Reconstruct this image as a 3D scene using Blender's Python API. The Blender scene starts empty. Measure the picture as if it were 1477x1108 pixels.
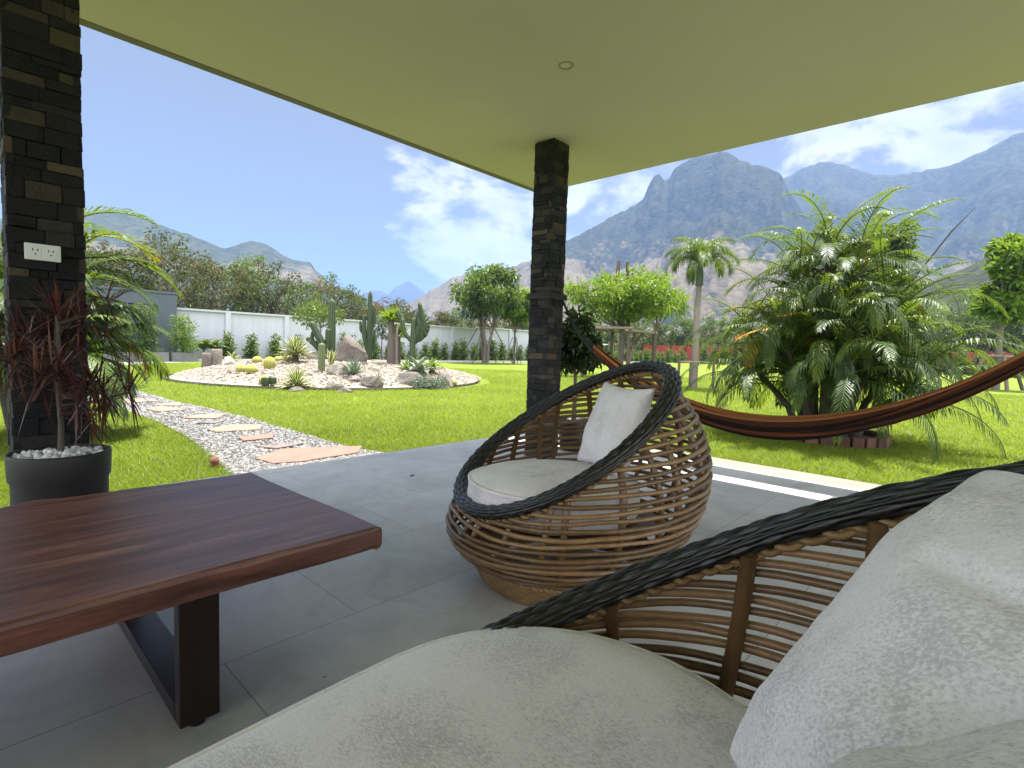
import bpy, math, random
import numpy as np
from mathutils import Vector, Matrix, noise as mnoise

C = bpy.context.scene
COL = C.collection
R = math.radians
random.seed(7)
RNG = np.random.default_rng(7)

# ------------------------------------------------------------------ camera, sky, sun, exposure
EYE = 1.05
F_PX, YAW, PITCH, ROLL = 757.63, 0.8229, -0.0677, 0.03262
def cam_axes():
    cy, sy, cp, sp = math.cos(YAW), math.sin(YAW), math.cos(PITCH), math.sin(PITCH)
    fwd = np.array([sy*cp, cy*cp, sp]); right = np.array([cy, -sy, 0.0]); up = np.cross(right, fwd)
    c, s = math.cos(ROLL), math.sin(ROLL)
    return c*right + s*up, -s*right + c*up, fwd
AX_R, AX_U, AX_F = cam_axes()
cam = bpy.data.cameras.new('camera'); cam_o = bpy.data.objects.new('camera', cam); COL.objects.link(cam_o)
cam.sensor_fit = 'HORIZONTAL'; cam.sensor_width = 36.0; cam.lens = F_PX/1477*36.0
cam.clip_start = 0.02; cam.clip_end = 20000
mw = Matrix.Identity(4)
for i in range(3):
    mw[i][0], mw[i][1], mw[i][2] = AX_R[i], AX_U[i], -AX_F[i]
mw[0][3], mw[1][3], mw[2][3] = 0, 0, EYE
cam_o.matrix_world = mw
C.camera = cam_o

SUN_EL, SUN_AZ = R(76.5), R(86)          # azimuth from +Y towards +X
world = bpy.data.worlds.new('World'); C.world = world; world.use_nodes = True
def build_world():
    nt = world.node_tree; N = nt.nodes; L = nt.links
    for n in list(N): N.remove(n)
    out = N.new('ShaderNodeOutputWorld'); bg = N.new('ShaderNodeBackground')
    sky = N.new('ShaderNodeTexSky'); sky.sky_type = 'NISHITA'; sky.sun_disc = False
    sky.sun_elevation = SUN_EL; sky.sun_rotation = SUN_AZ
    sky.air_density = 1.0; sky.dust_density = 2.5; sky.ozone_density = 2.2; sky.altitude = 20
    tc = N.new('ShaderNodeTexCoord')
    # clouds in the sky, a function of direction: bank of broken cumulus and a thin veil, both low in the north-east
    sep = N.new('ShaderNodeSeparateXYZ'); L.new(tc.outputs['Generated'], sep.inputs[0])
    mp = N.new('ShaderNodeMapping'); mp.inputs['Scale'].default_value = (1, 1, 1.9); L.new(tc.outputs['Generated'], mp.inputs[0])
    n1 = N.new('ShaderNodeTexNoise'); n1.inputs['Scale'].default_value = 5.2; n1.inputs['Detail'].default_value = 9
    n1.inputs['Roughness'].default_value = 0.60; n1.inputs['Distortion'].default_value = 0.25
    L.new(mp.outputs[0], n1.inputs['Vector'])
    def near(az, el, spread):
        d = (math.sin(R(az))*math.cos(R(el)), math.cos(R(az))*math.cos(R(el)), math.sin(R(el)))
        dot = N.new('ShaderNodeVectorMath'); dot.operation = 'DOT_PRODUCT'
        nrm = N.new('ShaderNodeVectorMath'); nrm.operation = 'NORMALIZE'; L.new(tc.outputs['Generated'], nrm.inputs[0])
        L.new(nrm.outputs[0], dot.inputs[0]); dot.inputs[1].default_value = d
        mr = N.new('ShaderNodeMapRange'); mr.interpolation_type = 'SMOOTHSTEP'
        mr.inputs[1].default_value = math.cos(R(spread)); mr.inputs[2].default_value = math.cos(R(spread*0.2))
        L.new(dot.outputs['Value'], mr.inputs[0]); return mr.outputs[0]
    def mth(op, a, b):
        m = N.new('ShaderNodeMath'); m.operation = op
        for i, v in enumerate((a, b)):
            if isinstance(v, (int, float)): m.inputs[i].default_value = v
            else: L.new(v, m.inputs[i])
        return m.outputs[0]
    cov = mth('MAXIMUM', near(40, 16, 13), mth('MAXIMUM', near(62, 20, 22), mth('MAXIMUM', near(84, 24, 20), near(46, 10, 14))))
    cov = mth('MAXIMUM', cov, mth('MULTIPLY', near(31, 19, 9), 0.68))
    back = mth('MAXIMUM', near(200, 40, 85), near(285, 30, 60)); cov = mth('MAXIMUM', cov, mth('MULTIPLY', back, 1.5))     # bright cloud added out of view as fill light for the patio
    thr = mth('ADD', n1.outputs['Fac'], mth('MULTIPLY', mth('SUBTRACT', cov, 1.0), 0.42))
    cl = N.new('ShaderNodeMapRange'); cl.interpolation_type = 'SMOOTHSTEP'
    cl.inputs[1].default_value = 0.42; cl.inputs[2].default_value = 0.54; L.new(thr, cl.inputs[0])
    n2 = N.new('ShaderNodeTexNoise'); n2.inputs['Scale'].default_value = 9; n2.inputs['Detail'].default_value = 6; L.new(mp.outputs[0], n2.inputs['Vector'])
    cr = N.new('ShaderNodeValToRGB'); cr.color_ramp.elements[0].position = 0.35; cr.color_ramp.elements[1].position = 0.62
    cr.color_ramp.elements[0].color = (CLOUD*0.70, CLOUD*0.76, CLOUD*0.84, 1); cr.color_ramp.elements[1].color = (CLOUD, CLOUD*0.985, CLOUD*0.96, 1)
    L.new(n2.outputs['Fac'], cr.inputs[0])
    # thin milky veil towards the sun side
    veil = mth('ADD', mth('MULTIPLY', near(88, 32, 60), 0.10), 0.68)
    mv = N.new('ShaderNodeMixRGB'); L.new(veil, mv.inputs[0]); L.new(sky.outputs[0], mv.inputs[1]); mv.inputs[2].default_value = (CLOUD*0.36, CLOUD*0.40, CLOUD*0.44, 1)
    br = N.new('ShaderNodeMixRGB'); L.new(back, br.inputs[0]); L.new(cr.outputs[0], br.inputs[1]); br.inputs[2].default_value = (BACK_FILL, BACK_FILL*0.99, BACK_FILL*1.02, 1)
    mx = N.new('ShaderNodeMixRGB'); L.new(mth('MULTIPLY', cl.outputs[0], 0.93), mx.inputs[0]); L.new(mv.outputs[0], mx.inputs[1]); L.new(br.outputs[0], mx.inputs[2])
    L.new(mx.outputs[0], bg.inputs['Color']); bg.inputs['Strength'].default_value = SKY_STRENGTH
    L.new(bg.outputs[0], out.inputs['Surface'])
SKY_STRENGTH, CLOUD, BACK_FILL = 0.0215, 14.5, 54.0
build_world()
sun = bpy.data.lights.new('sun', 'SUN'); sun.energy = 4.2; sun.angle = R(0.53); sun.color = (1.0, 0.965, 0.92)
sun_o = bpy.data.objects.new('sun', sun); COL.objects.link(sun_o)
sd = Vector((math.sin(SUN_AZ)*math.cos(SUN_EL), math.cos(SUN_AZ)*math.cos(SUN_EL), math.sin(SUN_EL)))
sun_o.rotation_euler = sd.to_track_quat('Z', 'Y').to_euler(); sun_o.location = (20, 0, 40)
C.view_settings.view_transform = 'Standard'; C.view_settings.look = 'None'
C.view_settings.exposure = 2.0; C.view_settings.gamma = 1.0; C.view_settings.use_curve_mapping = False
C.render.engine = 'CYCLES'
cy = C.cycles
cy.max_bounces = 8; cy.diffuse_bounces = 5; cy.glossy_bounces = 3; cy.transmission_bounces = 4; cy.transparent_max_bounces = 6; cy.volume_bounces = 0
cy.caustics_reflective = False; cy.caustics_refractive = False
cy.use_denoising = True; cy.sample_clamp_indirect = 6.0

# ------------------------------------------------------------------ helpers
def ray(px, py):
    return AX_R*((px-738.5)/F_PX) - AX_U*((py-554)/F_PX) + AX_F
def at(px, py, z=0.0):
    d = ray(px, py); t = (z-EYE)/d[2]; p = d*t; return np.array([p[0], p[1], z])
def ar(px, rng, z=0.0, py=505):           # a place at a given range along a bearing
    d = ray(px, py); h = math.hypot(d[0], d[1]); return np.array([d[0]/h*rng, d[1]/h*rng, z])

def tag(o, label, cat, group=None, kind=None):
    if label: o['label'] = label
    if cat: o['category'] = cat
    if group: o['group'] = group
    if kind: o['kind'] = kind
    return o
def empty(name, loc, label, cat, group=None, rz=0.0):
    o = bpy.data.objects.new(name, None); COL.objects.link(o); o.location = loc; o.rotation_euler = (0, 0, rz)
    o.empty_display_size = 0.1
    return tag(o, label, cat, group)

class MB:
    """collects faces for one mesh"""
    def __init__(s): s.V = []; s.F = {3: [], 4: []}; s.n = 0; s.S = []; s.U = []
    def add(s, V, F, shade=0.5, u=0.0):
        V = np.asarray(V, float).reshape(-1, 3); F = np.asarray(F, int)
        s.V.append(V); s.F[F.shape[1]].append(F + s.n); s.n += len(V)
        s.S.append(np.broadcast_to(np.asarray(shade, float), (len(V),)).copy())
        s.U.append(np.broadcast_to(np.asarray(u, float), (len(V),)).copy())
    def mixed(s, V, F4, F3, shade=0.5, u=0.0):
        n0 = s.n; s.add(V, F4, shade, u)
        s.F[3].append(np.asarray(F3, int) + n0)
    def build(s, name, mat, parent=None, smooth=False):
        V = np.concatenate(s.V); me = bpy.data.meshes.new(name)
        f3 = np.concatenate(s.F[3]) if s.F[3] else np.zeros((0, 3), int)
        f4 = np.concatenate(s.F[4]) if s.F[4] else np.zeros((0, 4), int)
        me.vertices.add(len(V)); me.vertices.foreach_set('co', V.astype(np.float32).ravel())
        loops = np.concatenate([f3.ravel(), f4.ravel()]); me.loops.add(len(loops)); me.loops.foreach_set('vertex_index', loops.astype(np.int32))
        starts = np.concatenate([np.arange(len(f3))*3, len(f3)*3 + np.arange(len(f4))*4])
        me.polygons.add(len(starts)); me.polygons.foreach_set('loop_start', starts.astype(np.int32))
        me.polygons.foreach_set('use_smooth', np.full(len(starts), smooth, dtype=bool))
        me.update(calc_edges=True)
        for nm, arr in (('shade', s.S), ('across', s.U)):
            a = me.attributes.new(nm, 'FLOAT', 'POINT'); a.data.foreach_set('value', np.concatenate(arr).astype(np.float32))
        me.materials.append(mat)
        o = bpy.data.objects.new(name, me); COL.objects.link(o)
        if parent: o.parent = parent
        return o

def box(mb, c, size, rz=0.0, shade=0.5, taper=1.0, rot=None, jit=0.0):
    sx, sy, sz = np.array(size)/2
    v = np.array([[-sx,-sy,-sz],[sx,-sy,-sz],[sx,sy,-sz],[-sx,sy,-sz],[-sx*taper,-sy*taper,sz],[sx*taper,-sy*taper,sz],[sx*taper,sy*taper,sz],[-sx*taper,sy*taper,sz]])
    if jit: v = v + np.array([[random.uniform(-jit, jit) for _ in range(3)] for _ in range(8)])
    if rot is not None: v = v @ np.array(rot).T
    c_, s_ = math.cos(rz), math.sin(rz); v = v @ np.array([[c_, s_, 0], [-s_, c_, 0], [0, 0, 1]])
    mb.add(v + np.array(c), [[0,3,2,1],[4,5,6,7],[0,1,5,4],[1,2,6,5],[2,3,7,6],[3,0,4,7]], shade)
def bevel(o, w, seg=2):
    m = o.modifiers.new('bevel', 'BEVEL'); m.width = w; m.segments = seg; m.limit_method = 'ANGLE'; m.angle_limit = R(40)
    return o
def frames(P):
    P = np.asarray(P, float); T = np.gradient(P, axis=0); T /= np.linalg.norm(T, axis=1)[:, None] + 1e-12
    ref = np.array([0, 0, 1.0]) if abs(T[0][2]) < 0.9 else np.array([1.0, 0, 0])
    A = np.zeros_like(P); a = np.cross(T[0], ref); a /= np.linalg.norm(a)
    for i in range(len(P)):
        a = a - T[i]*(a @ T[i]); a /= np.linalg.norm(a) + 1e-12; A[i] = a
    return T, A, np.cross(T, A)
def tube(mb, P, r, sides=8, shade=0.5, closed=False, caps=True):
    P = np.asarray(P, float); n = len(P); r = np.broadcast_to(np.asarray(r, float), (n,))
    T, A, B = frames(P)
    if closed:
        T = np.roll(P, -1, 0) - np.roll(P, 1, 0); T /= np.linalg.norm(T, axis=1)[:, None]
        B = np.tile([0, 0, 1.0], (n, 1)); A = np.cross(B, T); A /= np.linalg.norm(A, axis=1)[:, None]; B = np.cross(T, A)
    th = np.linspace(0, 2*np.pi, sides, endpoint=False)
    V = P[:, None] + r[:, None, None]*(np.cos(th)[None, :, None]*A[:, None] + np.sin(th)[None, :, None]*B[:, None])
    V = V.reshape(-1, 3); i = np.arange(n if closed else n-1)[:, None]*sides; j = np.arange(sides)[None]
    i2 = ((np.arange(n if closed else n-1)[:, None]+1) % n)*sides
    F = np.stack([i + j, i + (j+1) % sides, i2 + (j+1) % sides, i2 + j], -1).reshape(-1, 4)
    sh = np.repeat(shade, sides) if np.ndim(shade) else shade
    mb.add(V, F, sh)
    if caps and not closed:
        for k, rev in ((0, True), (n-1, False)):
            c = P[k]; base = k*sides
            idx = np.arange(sides); V2 = np.concatenate([V[base:base+sides], c[None]])
            f = np.stack([idx, (idx+1) % sides, np.full(sides, sides)], 1)
            if rev: f = f[:, ::-1]
            mb.add(V2, f, sh[base] if np.ndim(sh) else sh)
def lathe(mb, prof, n=24, c=(0, 0, 0), shade=0.5, wob=None):
    prof = np.array(prof, float); th = np.linspace(0, 2*np.pi, n, endpoint=False)
    rad = prof[:, 0][:, None]*np.ones((1, n))
    if wob is not None: rad = rad*wob(th)[None]
    V = np.stack([rad*np.cos(th)[None], rad*np.sin(th)[None], np.repeat(prof[:, 1][:, None], n, 1)], -1).reshape(-1, 3) + np.array(c)
    i = np.arange(len(prof)-1)[:, None]*n; j = np.arange(n)[None]
    F = np.stack([i+j, i+(j+1) % n, i+n+(j+1) % n, i+n+j], -1).reshape(-1, 4)
    mb.add(V, F, shade)
def prism(mb, poly, z0, z1, shade=0.5):
    p = np.array(poly, float); n = len(p)
    a = 0.5*np.sum(p[:, 0]*np.roll(p[:, 1], -1) - np.roll(p[:, 0], -1)*p[:, 1])
    if a < 0: p = p[::-1]
    V = np.concatenate([np.c_[p, np.full(n, z1)], np.c_[p, np.full(n, z0)], [[*p.mean(0), z1]]])
    i = np.arange(n); j = (i+1) % n
    mb.mixed(V, np.stack([i, i+n, j+n, j], 1), np.stack([i, j, np.full(n, 2*n)], 1), shade)
def leaves(mb, P, D, length, width, shade, fold=0.25, nrm=None):
    """diamond leaves: base P, direction D"""
    n = len(P); D = D/(np.linalg.norm(D, axis=1)[:, None]+1e-9)
    if nrm is None: nrm = RNG.normal(size=(n, 3)) + [0, 0, 1.2]
    Sd = np.cross(D, nrm); Sd /= np.linalg.norm(Sd, axis=1)[:, None]+1e-9; Nn = np.cross(Sd, D)
    L_ = np.broadcast_to(np.asarray(length, float), (n,))[:, None]; W_ = np.broadcast_to(np.asarray(width, float), (n,))[:, None]
    mid = P + D*L_*0.45
    V = np.stack([P, mid + Sd*W_/2 + Nn*W_*fold, P + D*L_ - Nn*L_*0.12, mid - Sd*W_/2 + Nn*W_*fold], 1).reshape(-1, 3)
    k = np.arange(n)[:, None]*4
    mb.add(V, np.concatenate([k+[[0, 1, 2]], k+[[0, 2, 3]]]).reshape(-1, 3), np.repeat(np.broadcast_to(shade, (n,)), 4))

# ------------------------------------------------------------------ materials
class NT:
    def __init__(s, name):
        s.m = bpy.data.materials.new(name); s.m.use_nodes = True; s.t = s.m.node_tree; s.N = s.t.nodes; s.L = s.t.links
        s.b = s.N['Principled BSDF']; s.out = s.N['Material Output']
        s.tc = s.N.new('ShaderNodeTexCoord')
    def put(s, sock, v):
        if isinstance(v, (int, float)): sock.default_value = v
        elif isinstance(v, (tuple, list)): sock.default_value = (*v, 1) if len(v) == 3 and sock.type == 'RGBA' else v
        else: s.L.new(v, sock)
    def noise(s, scale, detail=4, rough=0.55, vec=None, dist=0.0, out='Fac'):
        n = s.N.new('ShaderNodeTexNoise'); n.inputs['Scale'].default_value = scale; n.inputs['Detail'].default_value = detail
        n.inputs['Roughness'].default_value = rough; n.inputs['Distortion'].default_value = dist
        s.L.new(vec if vec is not None else s.tc.outputs['Object'], n.inputs['Vector']); return n.outputs[out]
    def vor(s, scale, vec=None, out='Distance', feat='F1', rand=1.0):
        n = s.N.new('ShaderNodeTexVoronoi'); n.feature = feat; n.inputs['Scale'].default_value = scale; n.inputs['Randomness'].default_value = rand
        s.L.new(vec if vec is not None else s.tc.outputs['Object'], n.inputs['Vector']); return n.outputs[out]
    def map(s, scale=(1, 1, 1), rot=(0, 0, 0), vec=None, loc=(0, 0, 0)):
        n = s.N.new('ShaderNodeMapping'); n.inputs['Scale'].default_value = scale; n.inputs['Rotation'].default_value = rot; n.inputs['Location'].default_value = loc
        s.L.new(vec if vec is not None else s.tc.outputs['Object'], n.inputs[0]); return n.outputs[0]
    def ramp(s, f, stops, const=False):
        n = s.N.new('ShaderNodeValToRGB'); e = n.color_ramp.elements
        if const: n.color_ramp.interpolation = 'CONSTANT'
        while len(e) < len(stops): e.new(0.5)
        for k, (p, c) in zip(e, stops): k.position = p; k.color = (*c, 1) if len(c) == 3 else c
        s.L.new(f, n.inputs[0]); return n.outputs[0]
    def mix(s, f, a, b, mode='MIX'):
        n = s.N.new('ShaderNodeMixRGB'); n.blend_type = mode
        s.put(n.inputs[0], f); s.put(n.inputs[1], a); s.put(n.inputs[2], b); return n.outputs[0]
    def math(s, op, a, b=0.0):
        n = s.N.new('ShaderNodeMath'); n.operation = op; s.put(n.inputs[0], a); s.put(n.inputs[1], b); return n.outputs[0]
    def rng(s, v, a, b, c=0.0, d=1.0):
        n = s.N.new('ShaderNodeMapRange'); n.inputs[1].default_value = a; n.inputs[2].default_value = b; n.inputs[3].default_value = c; n.inputs[4].default_value = d
        s.L.new(v, n.inputs[0]); return n.outputs[0]
    def attr(s, name='shade'):
        n = s.N.new('ShaderNodeAttribute'); n.attribute_name = name; return n.outputs['Fac']
    def objrand(s):
        return s.N.new('ShaderNodeObjectInfo').outputs['Random']
    def bump(s, h, strength=0.4, dist=0.01):
        n = s.N.new('ShaderNodeBump'); n.inputs['Strength'].default_value = strength; n.inputs['Distance'].default_value = dist
        s.L.new(h, n.inputs['Height']); s.L.new(n.outputs[0], s.b.inputs['Normal']); return n
    def col(s, v): s.put(s.b.inputs['Base Color'], v); return s
    def rough(s, v): s.put(s.b.inputs['Roughness'], v); return s
    def spec(s, v): s.b.inputs['Specular IOR Level'].default_value = v; return s

def plain(name, c, rough=0.6, var=0.12, scale=8, bump=0.0, bscale=60, spec=0.4):
    t = NT(name); lo = tuple(x*(1-var) for x in c); hi = tuple(min(1, x*(1+var)) for x in c)
    t.col(t.ramp(t.noise(scale, 5), [(0.3, lo), (0.7, hi)])).rough(rough).spec(spec)
    if bump: t.bump(t.noise(bscale, 4), bump, 0.005)
    return t.m
def leafy(name, stops, rough=0.45, trans=0.35, tcol=(0.35, 0.5, 0.05), spec=0.35):
    """leaf: reflecting top plus light coming through the blade"""
    t = NT(name); c = t.ramp(t.attr('shade'), stops)
    n = t.noise(1.3, 2); c = t.mix(t.rng(n, 0.35, 0.65, 0.0, 0.35), c, t.mix(1.0, c, (0.55, 0.6, 0.4), 'MULTIPLY'))
    t.col(c).rough(rough).spec(spec)
    tr = t.N.new('ShaderNodeBsdfTranslucent'); t.L.new(t.mix(0.55, c, tcol), tr.inputs[0])
    mx = t.N.new('ShaderNodeMixShader'); mx.inputs[0].default_value = trans
    t.L.new(t.b.outputs[0], mx.inputs[1]); t.L.new(tr.outputs[0], mx.inputs[2]); t.L.new(mx.outputs[0], t.out.inputs['Surface'])
    return t.m

def m_floor():
    t = NT('patio_tile')
    mp = t.map((1, 1, 1), loc=(-0.585, -1.775+0.6*10, 0))
    br = t.N.new('ShaderNodeTexBrick'); t.L.new(mp, br.inputs['Vector'])
    br.inputs['Scale'].default_value = 1.0; br.inputs['Brick Width'].default_value = 1.2; br.inputs['Row Height'].default_value = 0.6
    br.inputs['Mortar Size'].default_value = 0.0022; br.inputs['Mortar Smooth'].default_value = 0.1; br.offset = 0.6; br.inputs['Bias'].default_value = 0
    br.inputs['Color1'].default_value = (0.48, 0.48, 0.48, 1); br.inputs['Color2'].default_value = (0.53, 0.53, 0.53, 1); br.inputs['Mortar'].default_value = (0.25, 0.25, 0.25, 1)
    n = t.noise(1.6, 9, 0.62, vec=t.map((1, 0.7, 1)), dist=0.6)
    base = t.ramp(n, [(0.28, (0.37, 0.365, 0.36)), (0.5, (0.47, 0.463, 0.455)), (0.72, (0.54, 0.53, 0.515))])
    fl = t.ramp(t.noise(9, 6, 0.7, vec=t.map((0.5, 2.2, 1), rot=(0, 0, 0.5)), dist=1.2), [(0.66, (1, 1, 1)), (0.72, (0.8, 0.78, 0.75))])
    base = t.mix(0.7, base, fl, 'MULTIPLY'); sp = t.ramp(t.noise(2.2, 10, 0.75, vec=t.map((1, 1, 1), loc=(3, 1, 0)), dist=2.0), [(0.42, (1.05, 1.05, 1.05)), (0.56, (0.93, 0.93, 0.93)), (0.66, (0.80, 0.79, 0.77))]); base = t.mix(0.8, base, sp, 'MULTIPLY')
    c = t.mix(1.0, base, t.mix(1.0, br.outputs['Color'], (2.0, 2.0, 2.0), 'MULTIPLY'), 'MULTIPLY')
    t.col(c).rough(t.rng(t.noise(3, 6), 0.3, 0.7, 0.36, 0.55)).spec(0.45)
    t.bump(t.math('ADD', t.math('MULTIPLY', br.outputs['Fac'], -1.0), t.math('MULTIPLY', t.noise(60, 4), 0.15)), 0.25, 0.004)
    return t.m
def m_lawn():
    t = NT('lawn_turf')
    big = t.noise(0.22, 4); mid = t.noise(2.2, 5, 0.6); fine = t.noise(55, 4, 0.7)
    c = t.ramp(mid, [(0.3, (0.100, 0.148, 0.015)), (0.55, (0.145, 0.195, 0.018)), (0.75, (0.185, 0.228, 0.026))])
    c = t.mix(t.rng(big, 0.35, 0.7, 0, 0.5), c, (0.17, 0.205, 0.03))
    c = t.mix(0.7, c, t.ramp(fine, [(0.25, (0.45, 0.5, 0.4)), (0.7, (1.15, 1.15, 1.0))]), 'MULTIPLY')
    t.col(c).rough(0.85).spec(0.15); t.bump(t.noise(70, 4, 0.7), 0.9, 0.03)
    return t.m
def m_dry():
    t = NT('dry_ground')
    t.col(t.ramp(t.noise(0.05, 8, 0.65), [(0.3, (0.09, 0.10, 0.04)), (0.6, (0.19, 0.16, 0.08))])).rough(0.95).spec(0.1); return t.m
def m_stone():
    t = NT('ledger_stone')
    c = t.ramp(t.attr(), [(0.0, (0.006, 0.006, 0.007)), (0.45, (0.015, 0.015, 0.016)), (0.68, (0.034, 0.031, 0.028)), (0.84, (0.062, 0.048, 0.031)), (1.0, (0.125, 0.092, 0.056))])
    c = t.mix(0.6, c, t.ramp(t.noise(18, 8, 0.7), [(0.3, (0.5, 0.5, 0.52)), (0.7, (1.3, 1.28, 1.2))]), 'MULTIPLY')
    t.col(c).rough(0.72).spec(0.35); t.bump(t.noise(22, 9, 0.75), 1.0, 0.02); return t.m
def m_ceiling():
    t = NT('ceiling_paint')
    t.col(t.ramp(t.noise(0.6, 3), [(0.3, (0.525, 0.495, 0.40)), (0.7, (0.565, 0.53, 0.43))])).rough(0.9).spec(0.1)
    t.bump(t.noise(160, 3), 0.05, 0.002); return t.m
def m_wood():
    t = NT('polished_hardwood')
    v = t.map((0.7, 7, 7)); n = t.noise(2.6, 9, 0.62, vec=v, dist=0.9)
    v2 = t.map((1.2, 34, 20)); g = t.noise(6, 6, 0.6, vec=v2, dist=0.3)
    c = t.ramp(n, [(0.2, (0.045, 0.016, 0.011)), (0.40, (0.10, 0.038, 0.025)), (0.53, (0.165, 0.065, 0.042)), (0.66, (0.25, 0.120, 0.078)), (0.82, (0.33, 0.18, 0.11))])
    c = t.mix(0.7, c, t.ramp(g, [(0.3, (0.55, 0.5, 0.5)), (0.65, (1.2, 1.2, 1.2))]), 'MULTIPLY')
    t.col(c).rough(t.rng(g, 0.2, 0.8, 0.36, 0.52)).spec(0.45); t.bump(g, 0.12, 0.003)
    t.b.inputs['Coat Weight'].default_value = 0.12; t.b.inputs['Coat Roughness'].default_value = 0.3
    return t.m
def m_fabric():
    t = NT('mottled_grey_fabric')
    w = t.noise(240, 3, 0.6, vec=t.map((1, 1, 1)))
    v = t.map((330, 130, 230), rot=(0.2, 0.1, 0.5)); d = t.noise(1.0, 4, 0.65, vec=v, dist=0.35)
    patch = t.noise(7, 4, 0.6)
    f = t.math('ADD', d, t.math('MULTIPLY', t.math('SUBTRACT', patch, 0.52), 0.75))
    c = t.ramp(f, [(0.40, (0.83, 0.785, 0.795)), (0.52, (0.79, 0.745, 0.755)), (0.59, (0.66, 0.62, 0.625)), (0.70, (0.57, 0.535, 0.54))])
    c = t.mix(0.25, c, t.ramp(w, [(0.35, (0.6, 0.6, 0.6)), (0.65, (1.15, 1.15, 1.15))]), 'MULTIPLY')
    t.col(c).rough(0.9).spec(0.15); t.b.inputs['Sheen Weight'].default_value = 0.15
    t.bump(t.math('ADD', t.math('MULTIPLY', w, 0.3), t.math('MULTIPLY', d, 0.4)), 0.16, 0.002); return t.m
def m_cane(name, lo, hi, rough=0.42):
    t = NT(name)
    c = t.mix(t.attr(), lo, hi)
    c = t.mix(0.55, c, t.ramp(t.noise(22, 6, 0.65, vec=t.map((1, 1, 1.0))), [(0.3, (0.55, 0.5, 0.45)), (0.7, (1.25, 1.2, 1.15))]), 'MULTIPLY')
    t.col(c).rough(rough).spec(0.5); t.bump(t.noise(90, 4), 0.2, 0.002); return t.m
def m_gravel(name, stops, scale):
    t = NT(name); cell = t.vor(scale, out='Color'); d = t.vor(scale)
    s = t.N.new('ShaderNodeSeparateColor'); t.L.new(cell, s.inputs[0])
    c = t.ramp(s.outputs[0], stops); c = t.mix(t.rng(d, 0.35, 0.75, 0.0, 0.75), c, (0.10, 0.095, 0.085))
    t.col(c).rough(0.85).spec(0.25); t.bump(t.math('MULTIPLY', d, -1.0), 1.0, 0.02); return t.m
def m_shade(name, stops, rough=0.75, nscale=12, bump=0.5, bd=0.01, spec=0.3):
    t = NT(name); c = t.ramp(t.attr(), stops)
    c = t.mix(0.55, c, t.ramp(t.noise(nscale, 7, 0.68), [(0.3, (0.62, 0.62, 0.6)), (0.7, (1.2, 1.2, 1.18))]), 'MULTIPLY')
    t.col(c).rough(rough).spec(spec); t.bump(t.noise(nscale*2.5, 7, 0.7), bump, bd); return t.m
def m_hammock():
    t = NT('striped_hammock_cloth'); u = t.attr('across')
    O, B, K, Cc, Rr = (0.40, 0.165, 0.058), (0.085, 0.032, 0.016), (0.022, 0.014, 0.011), (0.42, 0.25, 0.13), (0.19, 0.060, 0.026)
    seq = [O, O, B, K, Rr, B, Cc, B, K, B, Rr, K, B, K, Rr, B, K, B, O, K, B, K, Rr, B, K, Rr, B, K, O, O]
    st = [(i/len(seq), c) for i, c in enumerate(seq)]
    c = t.ramp(u, st, True)
    t.col(t.mix(0.4, c, t.ramp(t.noise(150, 3), [(0.3, (0.6, 0.6, 0.6)), (0.7, (1.2, 1.2, 1.2))]), 'MULTIPLY')).rough(0.85).spec(0.15)
    t.bump(t.noise(200, 3), 0.3, 0.002)
    tr = t.N.new('ShaderNodeBsdfTranslucent'); t.L.new(c, tr.inputs[0]); mx = t.N.new('ShaderNodeMixShader'); mx.inputs[0].default_value = 0.22
    t.L.new(t.b.outputs[0], mx.inputs[1]); t.L.new(tr.outputs[0], mx.inputs[2]); t.L.new(mx.outputs[0], t.out.inputs['Surface'])
    return t.m
def m_hill(name, green1, green2, dry, rock, zlo, zhi, dryamt, tree=0.14):
    t = NT(name)
    big = t.noise(0.006, 6, 0.6); mid = t.noise(0.03, 6, 0.65); cr = t.vor(tree, out='Distance'); cc = t.vor(tree, out='Color')
    s = t.N.new('ShaderNodeSeparateColor'); t.L.new(cc, s.inputs[0])
    sx = t.N.new('ShaderNodeSeparateXYZ'); t.L.new(t.tc.outputs['Object'], sx.inputs[0])
    g = t.mix(mid, green1, green2); g = t.mix(0.8, g, t.ramp(s.outputs[0], [(0, (0.5, 0.52, 0.5)), (1, (1.45, 1.4, 1.25))]), 'MULTIPLY')
    alt = t.rng(sx.outputs[2], zlo, zhi, 0.5, -0.35)
    m = t.math('ADD', t.math('ADD', big, t.math('ADD', t.math('MULTIPLY', s.outputs[1], 0.16), t.math('MULTIPLY', t.math('SUBTRACT', mid, 0.5), 0.75))), t.math('ADD', t.math('ADD', alt, t.rng(sx.outputs[2], 45, 100, -0.45, 0.0)), dryamt))
    mk = t.rng(m, 0.52, 0.66)
    dcol = t.mix(s.outputs[2], dry, tuple(x*1.5 for x in dry))
    c = t.mix(mk, g, dcol)
    geo = t.N.new('ShaderNodeNewGeometry'); sn = t.N.new('ShaderNodeSeparateXYZ'); t.L.new(geo.outputs['Normal'], sn.inputs[0])
    steep = t.rng(sn.outputs[2], 0.45, 0.25); c = t.mix(t.math('MULTIPLY', steep, t.rng(mid, 0.4, 0.6)), c, rock)
    t.col(c).rough(0.95).spec(0.05); t.bump(t.math('MULTIPLY', cr, -1), 0.6, 2.0); return t.m

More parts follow.
